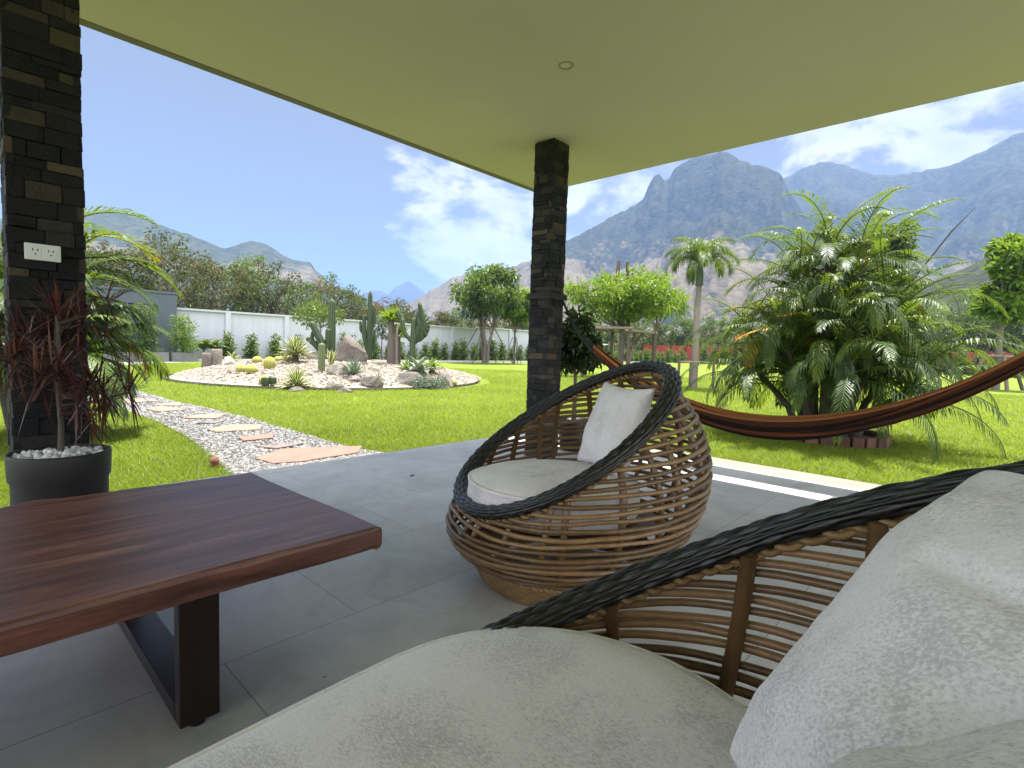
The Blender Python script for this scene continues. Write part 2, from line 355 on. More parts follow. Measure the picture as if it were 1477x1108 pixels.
M = {}
M['floor'] = m_floor(); M['lawn'] = m_lawn(); M['dry'] = m_dry(); M['stone'] = m_stone(); M['ceiling'] = m_ceiling()
M['wood'] = m_wood(); M['fabric'] = m_fabric(); M['hammock'] = m_hammock()
M['cane'] = m_cane('brown_rattan', (0.11, 0.062, 0.027), (0.29, 0.175, 0.078), 0.34)
M['cane_gold'] = m_cane('golden_rattan', (0.19, 0.115, 0.044), (0.34, 0.22, 0.09))
M['wicker'] = m_cane('black_wicker', (0.003, 0.003, 0.0033), (0.034, 0.033, 0.032), 0.36)
M['path'] = m_gravel('path_gravel', [(0, (0.19, 0.19, 0.19)), (0.5, (0.29, 0.285, 0.28)), (1, (0.40, 0.39, 0.37))], 34)
M['bedgravel'] = m_gravel('bed_gravel', [(0, (0.20, 0.16, 0.115)), (0.5, (0.31, 0.26, 0.20)), (1, (0.44, 0.39, 0.32))], 22)
M['pebble'] = m_shade('pebbles', [(0, (0.085, 0.083, 0.080)), (0.5, (0.16, 0.155, 0.15)), (1, (0.31, 0.30, 0.285))], 0.7, 40, 0.3)
M['whitepebble'] = m_shade('white_pebble', [(0, (0.45, 0.45, 0.44)), (1, (0.75, 0.75, 0.73))], 0.6, 40, 0.3)
M['bedpebble'] = m_shade('bed_pebbles', [(0, (0.14, 0.11, 0.08)), (0.5, (0.26, 0.22, 0.17)), (1, (0.44, 0.40, 0.335))], 0.7, 40, 0.3)
M['rock'] = m_shade('boulder', [(0, (0.10, 0.085, 0.07)), (0.5, (0.22, 0.195, 0.165)), (1, (0.42, 0.38, 0.33))], 0.9, 5.0, 1.0, 0.09)
M['grass'] = leafy('grass_blades', [(0, (0.080, 0.130, 0.012)), (0.5, (0.155, 0.220, 0.016)), (1, (0.26, 0.30, 0.04))], 0.55, 0.45, (0.42, 0.50, 0.03))
M['palm'] = leafy('palm_leaf', [(0, (0.022, 0.045, 0.010)), (0.45, (0.048, 0.092, 0.014)), (0.72, (0.10, 0.155, 0.018)), (0.88, (0.22, 0.22, 0.025)), (0.96, (0.42, 0.27, 0.03)), (1, (0.36, 0.14, 0.02))], 0.48, 0.32, (0.30, 0.42, 0.03), 0.4)
M['tree'] = leafy('tree_leaf', [(0, (0.020, 0.042, 0.010)), (0.5, (0.048, 0.092, 0.016)), (1, (0.11, 0.165, 0.025))], 0.42, 0.30)
M['bright'] = leafy('bright_leaf', [(0, (0.04, 0.085, 0.010)), (0.5, (0.10, 0.18, 0.016)), (1, (0.22, 0.30, 0.03))], 0.42, 0.40, (0.35, 0.5, 0.03))
M['far'] = leafy('dry_tree_leaf', [(0, (0.022, 0.034, 0.012)), (0.4, (0.058, 0.075, 0.022)), (0.75, (0.115, 0.125, 0.040)), (0.93, (0.14, 0.11, 0.05)), (1, (0.17, 0.075, 0.05))], 0.7, 0.2, (0.25, 0.25, 0.05), 0.15)
M['dark'] = leafy('dark_leaf', [(0, (0.010, 0.022, 0.006)), (0.6, (0.022, 0.045, 0.010)), (1, (0.05, 0.085, 0.016))], 0.38, 0.18, (0.15, 0.25, 0.03), 0.5)
M['red'] = leafy('dracaena_leaf', [(0, (0.022, 0.009, 0.009)), (0.6, (0.075, 0.024, 0.022)), (1, (0.18, 0.065, 0.050))], 0.35, 0.2, (0.30, 0.06, 0.04), 0.5)
M['agave'] = leafy('variegated_agave', [(0, (0.05, 0.085, 0.04)), (0.35, (0.09, 0.13, 0.06)), (0.7, (0.42, 0.42, 0.17)), (1, (0.55, 0.52, 0.25))], 0.5, 0.12)
M['bluegrey'] = leafy('blue_grey_agave', [(0, (0.07, 0.10, 0.075)), (0.6, (0.15, 0.19, 0.15)), (1, (0.28, 0.32, 0.25))], 0.6, 0.08)
M['cactus'] = m_shade('cactus_skin', [(0, (0.020, 0.036, 0.016)), (0.5, (0.045, 0.070, 0.030)), (1, (0.15, 0.18, 0.085))], 0.6, 14, 0.3)
M['barrel'] = m_shade('golden_barrel', [(0, (0.08, 0.11, 0.025)), (0.5, (0.30, 0.29, 0.06)), (1, (0.52, 0.47, 0.14))], 0.8, 40, 0.6)
M['bark'] = m_shade('bark', [(0, (0.05, 0.042, 0.034)), (0.5, (0.13, 0.11, 0.09)), (1, (0.26, 0.23, 0.19))], 0.9, 9, 0.9, 0.02)
M['pole'] = m_shade('weathered_pole', [(0, (0.06, 0.045, 0.032)), (0.5, (0.13, 0.10, 0.072)), (1, (0.26, 0.22, 0.17))], 0.85, 9, 0.7, 0.01)
def m_white():
    t = NT('white_wall_paint'); c = t.ramp(t.noise(0.8, 5), [(0.3, (0.45, 0.46, 0.53)), (0.7, (0.49, 0.50, 0.57))])
    st = t.ramp(t.noise(1.0, 7, 0.7, vec=t.map((5, 5, 0.35))), [(0.42, (1, 1, 1)), (0.72, (0.86, 0.85, 0.82))])
    t.col(t.mix(0.8, c, st, 'MULTIPLY')).rough(0.8).spec(0.2); return t.m
M['white'] = m_white()
M['kerb'] = plain('pale_concrete', (0.52, 0.50, 0.46), 0.85, 0.15, 3, 0.3)
M['grey'] = plain('grey_wall_paint', (0.085, 0.105, 0.125), 0.75, 0.08, 1.2, 0.1)
M['hole'] = plain('vent_shadow', (0.012, 0.013, 0.016), 0.9)
M['planter'] = plain('planter_concrete', (0.15, 0.15, 0.145), 0.85, 0.15, 5, 0.2)
M['ledge'] = plain('pale_edge_tile', (0.20, 0.18, 0.15), 0.6, 0.08, 3, 0.15, 40)
M['redwall'] = plain('red_fence_paint', (0.22, 0.035, 0.022), 0.75, 0.2, 2)
M['trim'] = plain('taupe_trim', (0.16, 0.145, 0.12), 0.7, 0.06, 2)
M['fascia'] = plain('fascia_board', (0.50, 0.48, 0.40), 0.6, 0.06, 2)
M['shadow_gutter'] = plain('shadow_gutter_metal', (0.25, 0.25, 0.25), 0.45, 0.06, 2)
M['roof'] = plain('roof_sheet', (0.18, 0.17, 0.17), 0.6, 0.1, 2)
M['black'] = plain('black_strap', (0.012, 0.012, 0.013), 0.7, 0.2, 40, 0.3)
M['blackmetal'] = plain('dark_frame', (0.020, 0.012, 0.010), 0.38, 0.2, 12, 0.05, 60, 0.5)
M['legwood'] = m_cane('dark_leg_wood', (0.014, 0.006, 0.005), (0.022, 0.009, 0.007), 0.4)
M['pot'] = plain('charcoal_pot', (0.020, 0.019, 0.017), 0.55, 0.2, 6, 0.1)
M['soil'] = plain('soil', (0.05, 0.034, 0.024), 0.95, 0.3, 20, 0.8)
M['plate'] = plain('white_plastic', (0.66, 0.66, 0.64), 0.4, 0.03)
M['slot'] = plain('socket_slot', (0.03, 0.03, 0.03), 0.6)
M['lamp'] = plain('lamp_ring', (0.30, 0.29, 0.20), 0.5, 0.04)
M['lens'] = plain('lamp_lens', (0.62, 0.61, 0.45), 0.35, 0.02)
M['brick'] = m_shade('edging_brick', [(0, (0.09, 0.045, 0.035)), (1, (0.22, 0.11, 0.08))], 0.85, 12, 0.5)
M['flag'] = m_shade('flagstone', [(0, (0.23, 0.185, 0.14)), (0.35, (0.22, 0.165, 0.125)), (0.6, (0.235, 0.135, 0.105)), (0.85, (0.245, 0.145, 0.115)), (1.0, (0.15, 0.145, 0.145))], 0.8, 5, 0.5)
M['edging'] = plain('dark_edging', (0.03, 0.025, 0.02), 0.8)
M['terracotta'] = plain('terracotta', (0.16, 0.07, 0.04), 0.8, 0.2, 20)

# ------------------------------------------------------------------ the setting
LAWN = -0.05
def structure(o): o['kind'] = 'structure'; return o
PX1, PY1, PX0, PY0 = 5.35, 4.32, -3.2, -3.2            # patio slab
mb = MB(); box(mb, ((PX0+5.0)/2, (PY0+PY1)/2, -0.09), (5.0-PX0, PY1-PY0, 0.18)); structure(mb.build('patio_floor', M['floor']))
mb = MB(); box(mb, ((5.0+PX1)/2+0.001, (PY0+PY1)/2, -0.0905), (PX1-5.0-0.002, PY1-PY0, 0.18)); structure(mb.build('patio_kerb', M['ledge']))

mb = MB(); rr = np.concatenate([[0.0], np.geomspace(20, 9000, 40)]); n = 72
V = [[0, 0, -0.12]]; 
for r_ in rr[1:]:
    for k in range(n): V.append([r_*math.cos(2*math.pi*k/n), r_*math.sin(2*math.pi*k/n), -0.12])
V = np.array(V); F3 = [[0, 1+k, 1+(k+1) % n] for k in range(n)]
F4 = [[1+i*n+k, 1+(i+1)*n+k, 1+(i+1)*n+(k+1) % n, 1+i*n+(k+1) % n] for i in range(len(rr)-2) for k in range(n)]
mb.mixed(V, F4, F3); structure(mb.build('ground', M['dry']))

# gravel path outline (world), runs from the patio to the strip in front of the grey outbuilding
PATH = [(1.55, 4.25), (1.55, 4.58), (1.67, 5.48), (1.78, 6.49), (1.83, 8.0), (1.75, 9.43), (1.55, 11.1), (1.30, 13.2), (1.35, 16.5), (1.9, 20.0), (2.9, 23.5), (4.1, 26.2), (5.6, 27.1), (8.6, 28.25),
        (8.9, 28.0), (5.9, 25.8), (4.6, 24.0), (3.55, 21.0), (2.85, 17.5), (2.52, 13.4), (2.60, 11.8), (2.62, 10.3), (2.76, 9.0), (2.85, 7.6), (2.85, 6.3), (2.84, 5.27), (2.90, 4.6), (3.05, 4.25)]
def inside(poly, P):
    poly = np.array(poly); x, y = P[:, 0], P[:, 1]; ins = np.zeros(len(P), bool); j = len(poly)-1
    for i in range(len(poly)):
        xi, yi = poly[i]; xj, yj = poly[j]
        c = ((yi > y) != (yj > y)) & (x < (xj-xi)*(y-yi)/(yj-yi+1e-12)+xi); ins ^= c; j = i
    return ins
BED_C, BED_R, BED_H = np.array([8.45, 15.2]), 4.55, 0.55
def bed_radius(th):
    return BED_R*(1 + 0.04*np.sin(2*th+0.6) + 0.025*np.sin(3*th))
def mound(x, y):
    r = math.hypot(x-BED_C[0], y-BED_C[1])/BED_R
    return LAWN + 0.03 + BED_H*max(0, 1-r**2)**0.8 if r < 1 else LAWN
def grid_sheet(name, x0, x1, y0, y1, nx, ny, z, mat):
    xs, ys = np.linspace(x0, x1, nx+1), np.linspace(y0, y1, ny+1); X, Y = np.meshgrid(xs, ys)
    m = MB(); i = np.arange(ny)[:, None]*(nx+1)+np.arange(nx)[None]
    m.add(np.c_[X.ravel(), Y.ravel(), np.full(X.size, z)], np.stack([i, i+1, i+nx+2, i+nx+1], -1).reshape(-1, 4))
    return structure(m.build(name, mat))
grid_sheet('lawn', -60, 75, -40, 60, 1, 1, LAWN, M['lawn'])
def flat_poly(name, poly, z, mat):
    import bmesh
    bm = bmesh.new(); vs = [bm.verts.new((x, y, z)) for x, y in poly]; f = bm.faces.new(vs)
    if f.normal.z < 0: f.normal_flip()
    bmesh.ops.triangulate(bm, faces=bm.faces[:]); me = bpy.data.meshes.new(name); bm.to_mesh(me); bm.free()
    for p in me.polygons:
        if p.normal.z < 0: p.flip()
    me.materials.append(mat); o = bpy.data.objects.new(name, me); COL.objects.link(o); return structure(o)
flat_poly('gravel_path', PATH, LAWN+0.006, M['path'])

def pebble_cloud(P, size, shade):
    """many little rounded stones in one mesh"""
    ico_v = np.array([[0,0,1],[.894,0,.447],[.276,.851,.447],[-.724,.526,.447],[-.724,-.526,.447],[.276,-.851,.447],[.724,.526,-.447],[-.276,.851,-.447],[-.894,0,-.447],[-.276,-.851,-.447],[.724,-.526,-.447],[0,0,-1]])
    ico_f = np.array([[0,1,2],[0,2,3],[0,3,4],[0,4,5],[0,5,1],[1,6,2],[2,7,3],[3,8,4],[4,9,5],[5,10,1],[6,7,2],[7,8,3],[8,9,4],[9,10,5],[10,6,1]])
    n = len(P); sc = size[:, None]*RNG.uniform(0.55, 1.25, (n, 3)); sc[:, 2] *= 0.7
    th = RNG.uniform(0, 6.28, n); v = ico_v[None]*sc[:, None]*RNG.uniform(0.85, 1.15, (n, 12, 1))
    c, s = np.cos(th)[:, None], np.sin(th)[:, None]
    V = np.stack([v[..., 0]*c - v[..., 1]*s, v[..., 0]*s + v[..., 1]*c, v[..., 2]], -1) + P[:, None]
    F = (ico_f[None] + np.arange(n)[:, None, None]*12).reshape(-1, 3)
    return V.reshape(-1, 3), F, np.repeat(shade, 12)
Pk = np.c_[RNG.uniform(1.1, 3.6, 60000), 4.33 + 13*RNG.uniform(0, 1, 60000)**1.9]; Pk = Pk[inside(PATH, Pk)][:17000]
mb = MB(); V, F, S = pebble_cloud(np.c_[Pk, np.full(len(Pk), LAWN+0.012)], RNG.uniform(0.010, 0.024, len(Pk)), RNG.uniform(0, 1, len(Pk))); mb.add(V, F, S)
o = mb.build('gravel', M['pebble'], smooth=True); tag(o, 'loose grey and white pebbles of the garden path', 'gravel', kind='stuff')

# gravel mound of the cactus garden
mb = MB(); n, m_ = 96, 22; th = np.linspace(0, 2*np.pi, n, endpoint=False); V = []
for i in range(m_+1):
    f = i/m_
    for t_ in th:
        rad = bed_radius(t_)*f; x, y = BED_C[0]+rad*math.cos(t_), BED_C[1]+rad*math.sin(t_)
        z = mound(x, y) + 0.05*mnoise.noise((x*0.9, y*0.9, 3))*(1-f) if f < 0.999 else LAWN+0.012
        V.append((x, y, z))
i = np.arange(m_)[:, None]*n; j = np.arange(n)[None]
mb.add(V, np.stack([i+j, i+n+j, i+n+(j+1) % n, i+(j+1) % n], -1).reshape(-1, 4)); structure(mb.build('gravel_bed', M['bedgravel'], smooth=True))
Pk = BED_C + RNG.normal(size=(60000, 2))*3.0; d = np.linalg.norm(Pk-BED_C, axis=1); Pk = Pk[d < BED_R*0.97][:16000]
mb = MB(); V, F, S = pebble_cloud(np.array([[x, y, mound(x, y)+0.015] for x, y in Pk]), RNG.uniform(0.012, 0.036, len(Pk)), RNG.uniform(0, 1, len(Pk))); mb.add(V, F, S)
o = mb.build('bed_gravel', M['bedpebble'], smooth=True); tag(o, 'cream and tan gravel covering the raised cactus bed', 'gravel', kind='stuff')
mb = MB(); P = np.array([(BED_C[0]+(bed_radius(t_)+0.02)*math.cos(t_), BED_C[1]+(bed_radius(t_)+0.02)*math.sin(t_), LAWN+0.03) for t_ in np.linspace(0, 2*np.pi, 96, endpoint=False)])
tube(mb, P, 0.035, 6, closed=True); tag(mb.build('garden_edging', M['edging']), 'low dark edging strip curving round the gravel cactus bed', 'edging')

# grass: blades in the near lawn, thinning with distance
def grass_blades():
    n = 620000
    r = 3.6 + (26-3.6)*RNG.uniform(0, 1, n)**2.1; a = R(2) + R(96)*RNG.uniform(0, 1, n)
    P = np.c_[r*np.sin(a), r*np.cos(a)]
    ok = ~((P[:, 0] < PX1+0.015) & (P[:, 1] < PY1+0.015)) & ~inside(PATH, P + RNG.normal(size=(n, 2))*0.02)
    ok &= np.linalg.norm(P-BED_C, axis=1) > BED_R*1.035
    ok &= np.linalg.norm(P-np.array([8.1, 1.6]), axis=1) > 0.72
    P = P[ok]; n = len(P); r = np.linalg.norm(P, axis=1)
    h = RNG.uniform(0.022, 0.055, n)*(1 + 0.02*r); w = RNG.uniform(0.004, 0.008, n)*(0.7 + 0.10*r)
    th = RNG.uniform(0, 6.28, n); ln = RNG.uniform(0.3, 1.7, n)[:, None]; ld = RNG.uniform(0, 6.28, n)
    side = np.c_[np.cos(th), np.sin(th), np.zeros(n)]*w[:, None]*0.5
    B = np.c_[P, np.full(n, LAWN-0.002)]; lean = np.c_[np.cos(ld), np.sin(ld), np.zeros(n)]*ln*h[:, None]
    tip = B + lean + np.c_[np.zeros((n, 2)), h]
    V = np.stack([B-side, B+side, tip], 1).reshape(-1, 3); F = np.arange(3*n).reshape(-1, 3)
    patch = np.array([mnoise.noise((x*0.8, y*0.8, 0)) + 0.8*mnoise.noise((x*0.22, y*0.3, 7)) for x, y in P])
    s = np.clip(0.47 + 0.30*patch + RNG.normal(size=n)*0.2, 0, 1)
    m = MB(); m.add(V, F, np.repeat(s, 3)); o = m.build('grass', M['grass']); tag(o, 'short bright green lawn grass around the patio', 'grass', kind='stuff')
grass_blades()

# ------------------------------------------------------------------ mountains
def hill(name, px_ridge, rng, front, back, mat, prof, nz=(300, 70), rough=1.0, seed=0, foot=-2.0, jit=1.0):
    az = []; el = []
    for px, py in px_ridge:
        d = ray(px, py); h = math.hypot(d[0], d[1]); az.append(math.atan2(d[0], d[1])); el.append(d[2]/h)
    A = np.linspace(az[0], az[-1], nz[0]); Ez = np.interp(A, az, el)
    S = np.concatenate([np.linspace(-1, 0, int(nz[1]*0.8), endpoint=False), np.linspace(0, 1, nz[1]-int(nz[1]*0.8))])
    V = []
    for a, e in zip(A, Ez):
        rr_ = rng*(1 + 0.10*mnoise.noise((a*5, seed, 0))); zr = EYE + e*rr_ + jit*3.0*mnoise.fractal((a*rng/22, seed*7, 1), 1, 2, 4)*rng/1000
        for s in S:
            r_ = rr_ + (s*front if s < 0 else s*back)
            x, y = r_*math.sin(a), r_*math.cos(a)
            p = prof(s) if s < 0 else max(0.0, 1-s*1.1)
            w = abs(s)*(1-abs(s))*4
            nn = mnoise.fractal((x/160, y/160, seed), 1.0, 2.0, 5)*0.16*w*rough + mnoise.fractal((x/28, y/28, seed+5), 1.0, 2.0, 3)*0.022*min(1, abs(s)*6)*rough
            gl = (abs(mnoise.noise((a*rng/75, s*1.6, seed+9)))-0.25)*0.14*w*rough
            V.append((x, y, foot + (zr-foot)*max(-0.02, p + nn + gl*0.8)))
    nS = len(S); i = np.arange(nz[0]-1)[:, None]*nS + np.arange(nS-1)[None]
    m = MB(); m.add(V, np.stack([i, i+1, i+nS+1, i+nS], -1).reshape(-1, 4)[:, ::-1]); return structure(m.build(name, mat, smooth=True))
hg = m_hill('hill_scrub', (0.022, 0.028, 0.016), (0.042, 0.046, 0.026), (0.080, 0.066, 0.040), (0.15, 0.145, 0.135), 60, 230, -0.04)
hc = m_hill('cliff_scrub', (0.018, 0.023, 0.015), (0.036, 0.040, 0.024), (0.080, 0.066, 0.040), (0.13, 0.125, 0.12), 70, 215, -0.02)
hb = m_hill('hill_far', (0.03, 0.04, 0.025), (0.045, 0.05, 0.03), (0.09, 0.075, 0.05), (0.12, 0.12, 0.11), 0, 300, -0.2)
hl = m_hill('hill_left_scrub', (0.024, 0.032, 0.018), (0.048, 0.055, 0.030), (0.085, 0.07, 0.045), (0.14, 0.135, 0.13), 0, 200, -0.10)
hn = m_hill('hill_near', (0.020, 0.024, 0.012), (0.045, 0.047, 0.022), (0.075, 0.058, 0.035), (0.07, 0.07, 0.065), 0, 60, -0.05, 0.16)
smooth_prof = lambda s: (1-abs(s))**1.35
def cliff_prof(s):
    u = 1+s; return 0.62*(u/0.80)**1.5 if u < 0.80 else 0.62 + 0.38*min(1, ((u-0.80)/0.155))**0.75
hill('distant_peak', [(470, 438), (520, 428), (535, 420), (548, 419), (560, 425), (572, 413), (582, 409), (590, 405), (598, 411), (606, 417), (620, 430), (660, 442)], 2900, 600, 500, hb, smooth_prof, (80, 24), 0.5, 3, -5, 0.5)
hill('hill_left', [(-420, 300), (-200, 320), (0, 316), (60, 312), (118, 308), (160, 304), (200, 312), (250, 331), (290, 345), (325, 359), (345, 352), (365, 347), (385, 353), (400, 362), (425, 377), (448, 377), (456, 391), (475, 408), (500, 420), (540, 434), (580, 450)], 1000, 560, 400, hl, smooth_prof, (230, 64), 0.9, 11)
hill('mountain_ridge', [(1000, 330), (1060, 300), (1110, 270), (1135, 256), (1160, 241), (1190, 233), (1215, 237), (1240, 246), (1265, 253), (1295, 252), (1330, 247), (1370, 239), (1400, 226), (1430, 212), (1455, 199), (1477, 190), (1520, 176), (1600, 178), (1700, 200), (1900, 240)], 1500, 800, 500, hg, smooth_prof, (260, 80), 0.9, 21)
hill('mountain_cliff', [(540, 470), (575, 446), (600, 434), (630, 416), (660, 401), (700, 393), (740, 388), (775, 372), (800, 359), (830, 345), (870, 326), (905, 308), (928, 292), (937, 268), (944, 259), (951, 257), (957, 266), (964, 270), (972, 254), (985, 240), (1003, 231), (1022, 227), (1042, 227), (1062, 233), (1085, 242), (1108, 249), (1128, 262), (1140, 285), (1160, 318), (1200, 350), (1260, 375), (1340, 400), (1480, 430)], 1050, 720, 350, hc, cliff_prof, (360, 100), 1.15, 31, jit=1.6)
hill('hill_right', [(1230, 470), (1300, 430), (1350, 405), (1400, 383), (1440, 360), (1477, 342), (1560, 310), (1700, 290)], 330, 220, 120, hn, smooth_prof, (140, 50), 1.0, 41)

# ------------------------------------------------------------------ boundary wall, outbuilding, fence
def boundary_wall():
    root = empty('boundary_wall', (26, 29, LAWN), 'long white painted boundary wall behind the hedge and the cactus bed', 'wall')
    off = Vector((-26, -29, -LAWN))
    def put(o): o.location = off; return o
    x0, x1, x2, top = 7.45, 27.3, 43.5, 2.38
    m = MB(); box(m, ((x0+x1)/2, 29.08, top/2-0.1), (x1-x0, 0.12, top+0.2)); put(m.build('wall_panel', M['white'], root))
    m = MB(); box(m, ((x1+x2)/2, 29.08, top/2-0.04), (x2-x1, 0.12, top+0.32)); put(m.build('wall_panel', M['white'], root))
    k = 0; x = x0+2.35
    while x < x2:
        t = top + (0.12 if x > x1 else 0)
        m = MB(); box(m, (x, 29.0, t/2-0.1), (0.26, 0.22, t+0.195)); put(m.build('pilaster', M['white'], root)); x += 3.0
    for a, b, t in ((x0, x1, top), (x1, x2, top+0.12)):
        m = MB(); box(m, ((a+b)/2, 29.04, t+0.045), (b-a, 0.30, 0.09)); put(m.build('coping', M['white'], root))
boundary_wall()
mb = MB(); box(mb, (30, 27.75, LAWN+0.06), (44, 0.14, 0.14)); structure(mb.build('planting_kerb', M['kerb']))
def outbuilding():
    root = empty('outbuilding', (4.5, 28.5, LAWN), 'flat roofed grey painted outbuilding with ventilation slots beside the white wall', 'building')
    off = Vector((-4.5, -28.5, -LAWN))
    def put(o): o.location = off; return o
    X0, X1, Y, top = -3.0, 7.42, 28.5, 3.05
    m = MB(); box(m, ((X0+X1)/2, Y+2.0, top/2-0.1), (X1-X0, 4.0, top+0.2)); put(m.build('wall', M['grey'], root))
    m = MB(); box(m, ((X0+X1)/2, Y+2.0, top+0.05), (X1-X0+0.1, 4.1, 0.10)); put(m.build('roof', M['grey'], root))
    for bx in (5.1, 3.6):
        m = MB(); box(m, (bx+0.8, Y-0.004, 2.32), (1.75, 0.02, 0.46)); f = put(m.build('vent_panel', M['grey'], root))
        m = MB()
        for r_ in range(4):
            for c_ in range(4): box(m, (bx+0.20+c_*0.40, Y-0.0165, 2.49-r_*0.105-(0.03 if r_ > 1 else 0)), (0.34, 0.012, 0.062))
        v = m.build('vent_slot', M['hole'], f)
outbuilding()
mb = MB()
for k in range(26): box(mb, (63, -16+k*2.0, 1.12), (0.08, 1.97, 1.9), shade=random.random())
root = empty('red_fence', (63, 9, LAWN), 'dark red panel fence far behind the trees at the back of the lawn', 'fence')
o = mb.build('fence_panel', M['redwall'], root); o.location = (-63, -9, -LAWN)
for k in range(27):
    mb = MB(); box(mb, (62.93, -17+k*2.0, 1.13), (0.10, 0.1, 2.3)); o = mb.build('fence_post', M['blackmetal'], root); o.location = (-63, -9, -LAWN)

# ------------------------------------------------------------------ pavilion: roof and columns
RX, RY, CH = 5.11, 4.40, 3.0
def pavilion():
    root = empty('pavilion_roof', (3, 2, CH), 'flat pavilion roof with pale olive green ceiling over the patio', 'roof')
    off = Vector((-3, -2, -CH))
    def put(o): o.location = off; return o
    m = MB(); box(m, ((RX-4)/2, (RY-0.085-4)/2, CH+0.02), (RX+4, RY-0.085+4, 0.04)); put(m.build('ceiling', M['ceiling'], root))
    m = MB(); box(m, ((RX-4)/2, RY-0.0405, CH+0.022), (RX+4, 0.081, 0.05)); put(m.build('edge_trim', M['trim'], root))
    m = MB(); box(m, ((RX-4)/2, (RY-4)/2-0.01, CH+0.145), (RX+4-0.06, RY+4-0.06, 0.20)); put(m.build('roof_slab', M['roof'], root))
    m = MB(); box(m, (RX-0.011, (RY-4)/2, CH+0.15), (0.018, RY+4, 0.22)); put(m.build('fascia', M['fascia'], root))
    m = MB(); box(m, ((RX-4)/2, RY-0.011, CH+0.16), (RX+4-0.06, 0.018, 0.22)); put(m.build('fascia', M['fascia'], root))
    # box gutter clear of the fascia, added unseen to cast the patio's dark band
    m = MB(); gx0, gx1, gz = 5.43, 5.75, 3.36
    box(m, ((gx0+gx1)/2, (RY-4)/2, gz), (gx1-gx0, RY+4, 0.012)); box(m, (gx1-0.006, (RY-4)/2, gz+0.075), (0.012, RY+4, 0.136)); box(m, (gx0+0.006, (RY-4)/2, gz+0.075), (0.012, RY+4, 0.136))
    put(m.build('shadow_gutter', M['shadow_gutter'], root))
    for k in range(8):
        m = MB(); y = -3.6+k*1.13; tube(m, [(RX-0.02, y, CH+0.235), (5.3, y, CH+0.33), (gx0+0.1, y, gz-0.014)], 0.011, 6); put(m.build('shadow_gutter_bracket', M['shadow_gutter'], root))
pavilion()
root = empty('ceiling_downlight', (2.95, 2.33, CH), 'small round recessed downlight in the olive ceiling, switched off', 'light')
m = MB(); lathe(m, [(0.040, -0.001), (0.042, -0.006), (0.052, -0.006), (0.055, -0.0005)], 32); m.build('ring', M['lamp'], root, True)
m = MB(); lathe(m, [(0.0, -0.0022), (0.0395, -0.0022), (0.040, -0.001)], 32); m.build('lens', M['lens'], root, True)

def stone_column(cx, cy, w, label):
    root = empty('stone_column', (cx, cy, 0), label, 'column', 'stone clad pavilion columns')
    m = MB(); box(m, (0, 0, CH/2), (w-0.05, w-0.05, CH-0.004)); m.build('core', M['hole'], root)
    m = MB(); z = 0.002
    while z < CH-0.012:
        h = min(random.uniform(0.030, 0.080), CH-0.004-z)
        for side in range(4):
            a0 = -w/2; a = a0
            while a < w/2-0.004:
                l = min(random.uniform(0.06, 0.20), w/2-a)
                if w/2-a-l < 0.03: l = w/2-a
                pr = random.uniform(-0.004, 0.006); dp = 0.03
                q = (random.random()**1.5); q = min(1, q*0.95+random.uniform(-0.05, 0.05))
                c0 = a+l/2; off = w/2-dp/2+pr
                lx = l-0.0015; hz = h-0.0015
                # corner stones run past the corner a little
                pos, size = {0: ((c0, -off), (lx, dp)), 1: ((off, c0), (dp, lx)), 2: ((-c0, off), (lx, dp)), 3: ((-off, -c0), (dp, lx))}[side]
                box(m, (pos[0], pos[1], z+h/2), (size[0], size[1], hz), shade=max(0, q), rot=Matrix.Rotation(random.uniform(-0.006, 0.006), 3, 'X'), jit=0.0025)
                a += l
        z += h
    o = m.build('stone_cladding', M['stone'], root); bevel(o, 0.004, 2); return root
stone_column(3.975, 3.265, 0.232, 'dark stone clad column with black strap round it, beyond the rattan armchair')
stone_column(0.32, 3.29, 0.262, 'dark stone clad column with white power outlet, behind the potted red plant')
stone_column(3.975, -1.35, 0.232, 'dark stone clad column at the far end of the hammock')
# power outlet on the left column's near face
root = empty('power_outlet', (0.302, 3.147, 1.405), 'white double power outlet plate fixed on the dark stone column', 'outlet')
m = MB(); box(m, (0, -0.008, 0), (0.122, 0.016, 0.072)); bevel(m.build('cover_plate', M['plate'], root), 0.004)
for sx in (-0.026, 0.026):
    m = MB(); box(m, (sx, -0.0175, 0), (0.040, 0.003, 0.044)); f = bevel(m.build('socket_face', M['plate'], root), 0.001, 1)
    m = MB()
    for dx, dz, sw, sh in ((-0.008, 0.008, 0.004, 0.010), (0.008, 0.008, 0.004, 0.010), (0, -0.010, 0.006, 0.006)): box(m, (sx+dx, -0.0195, dz), (sw, 0.0016, sh))
    m.build('socket_holes', M['slot'], f)
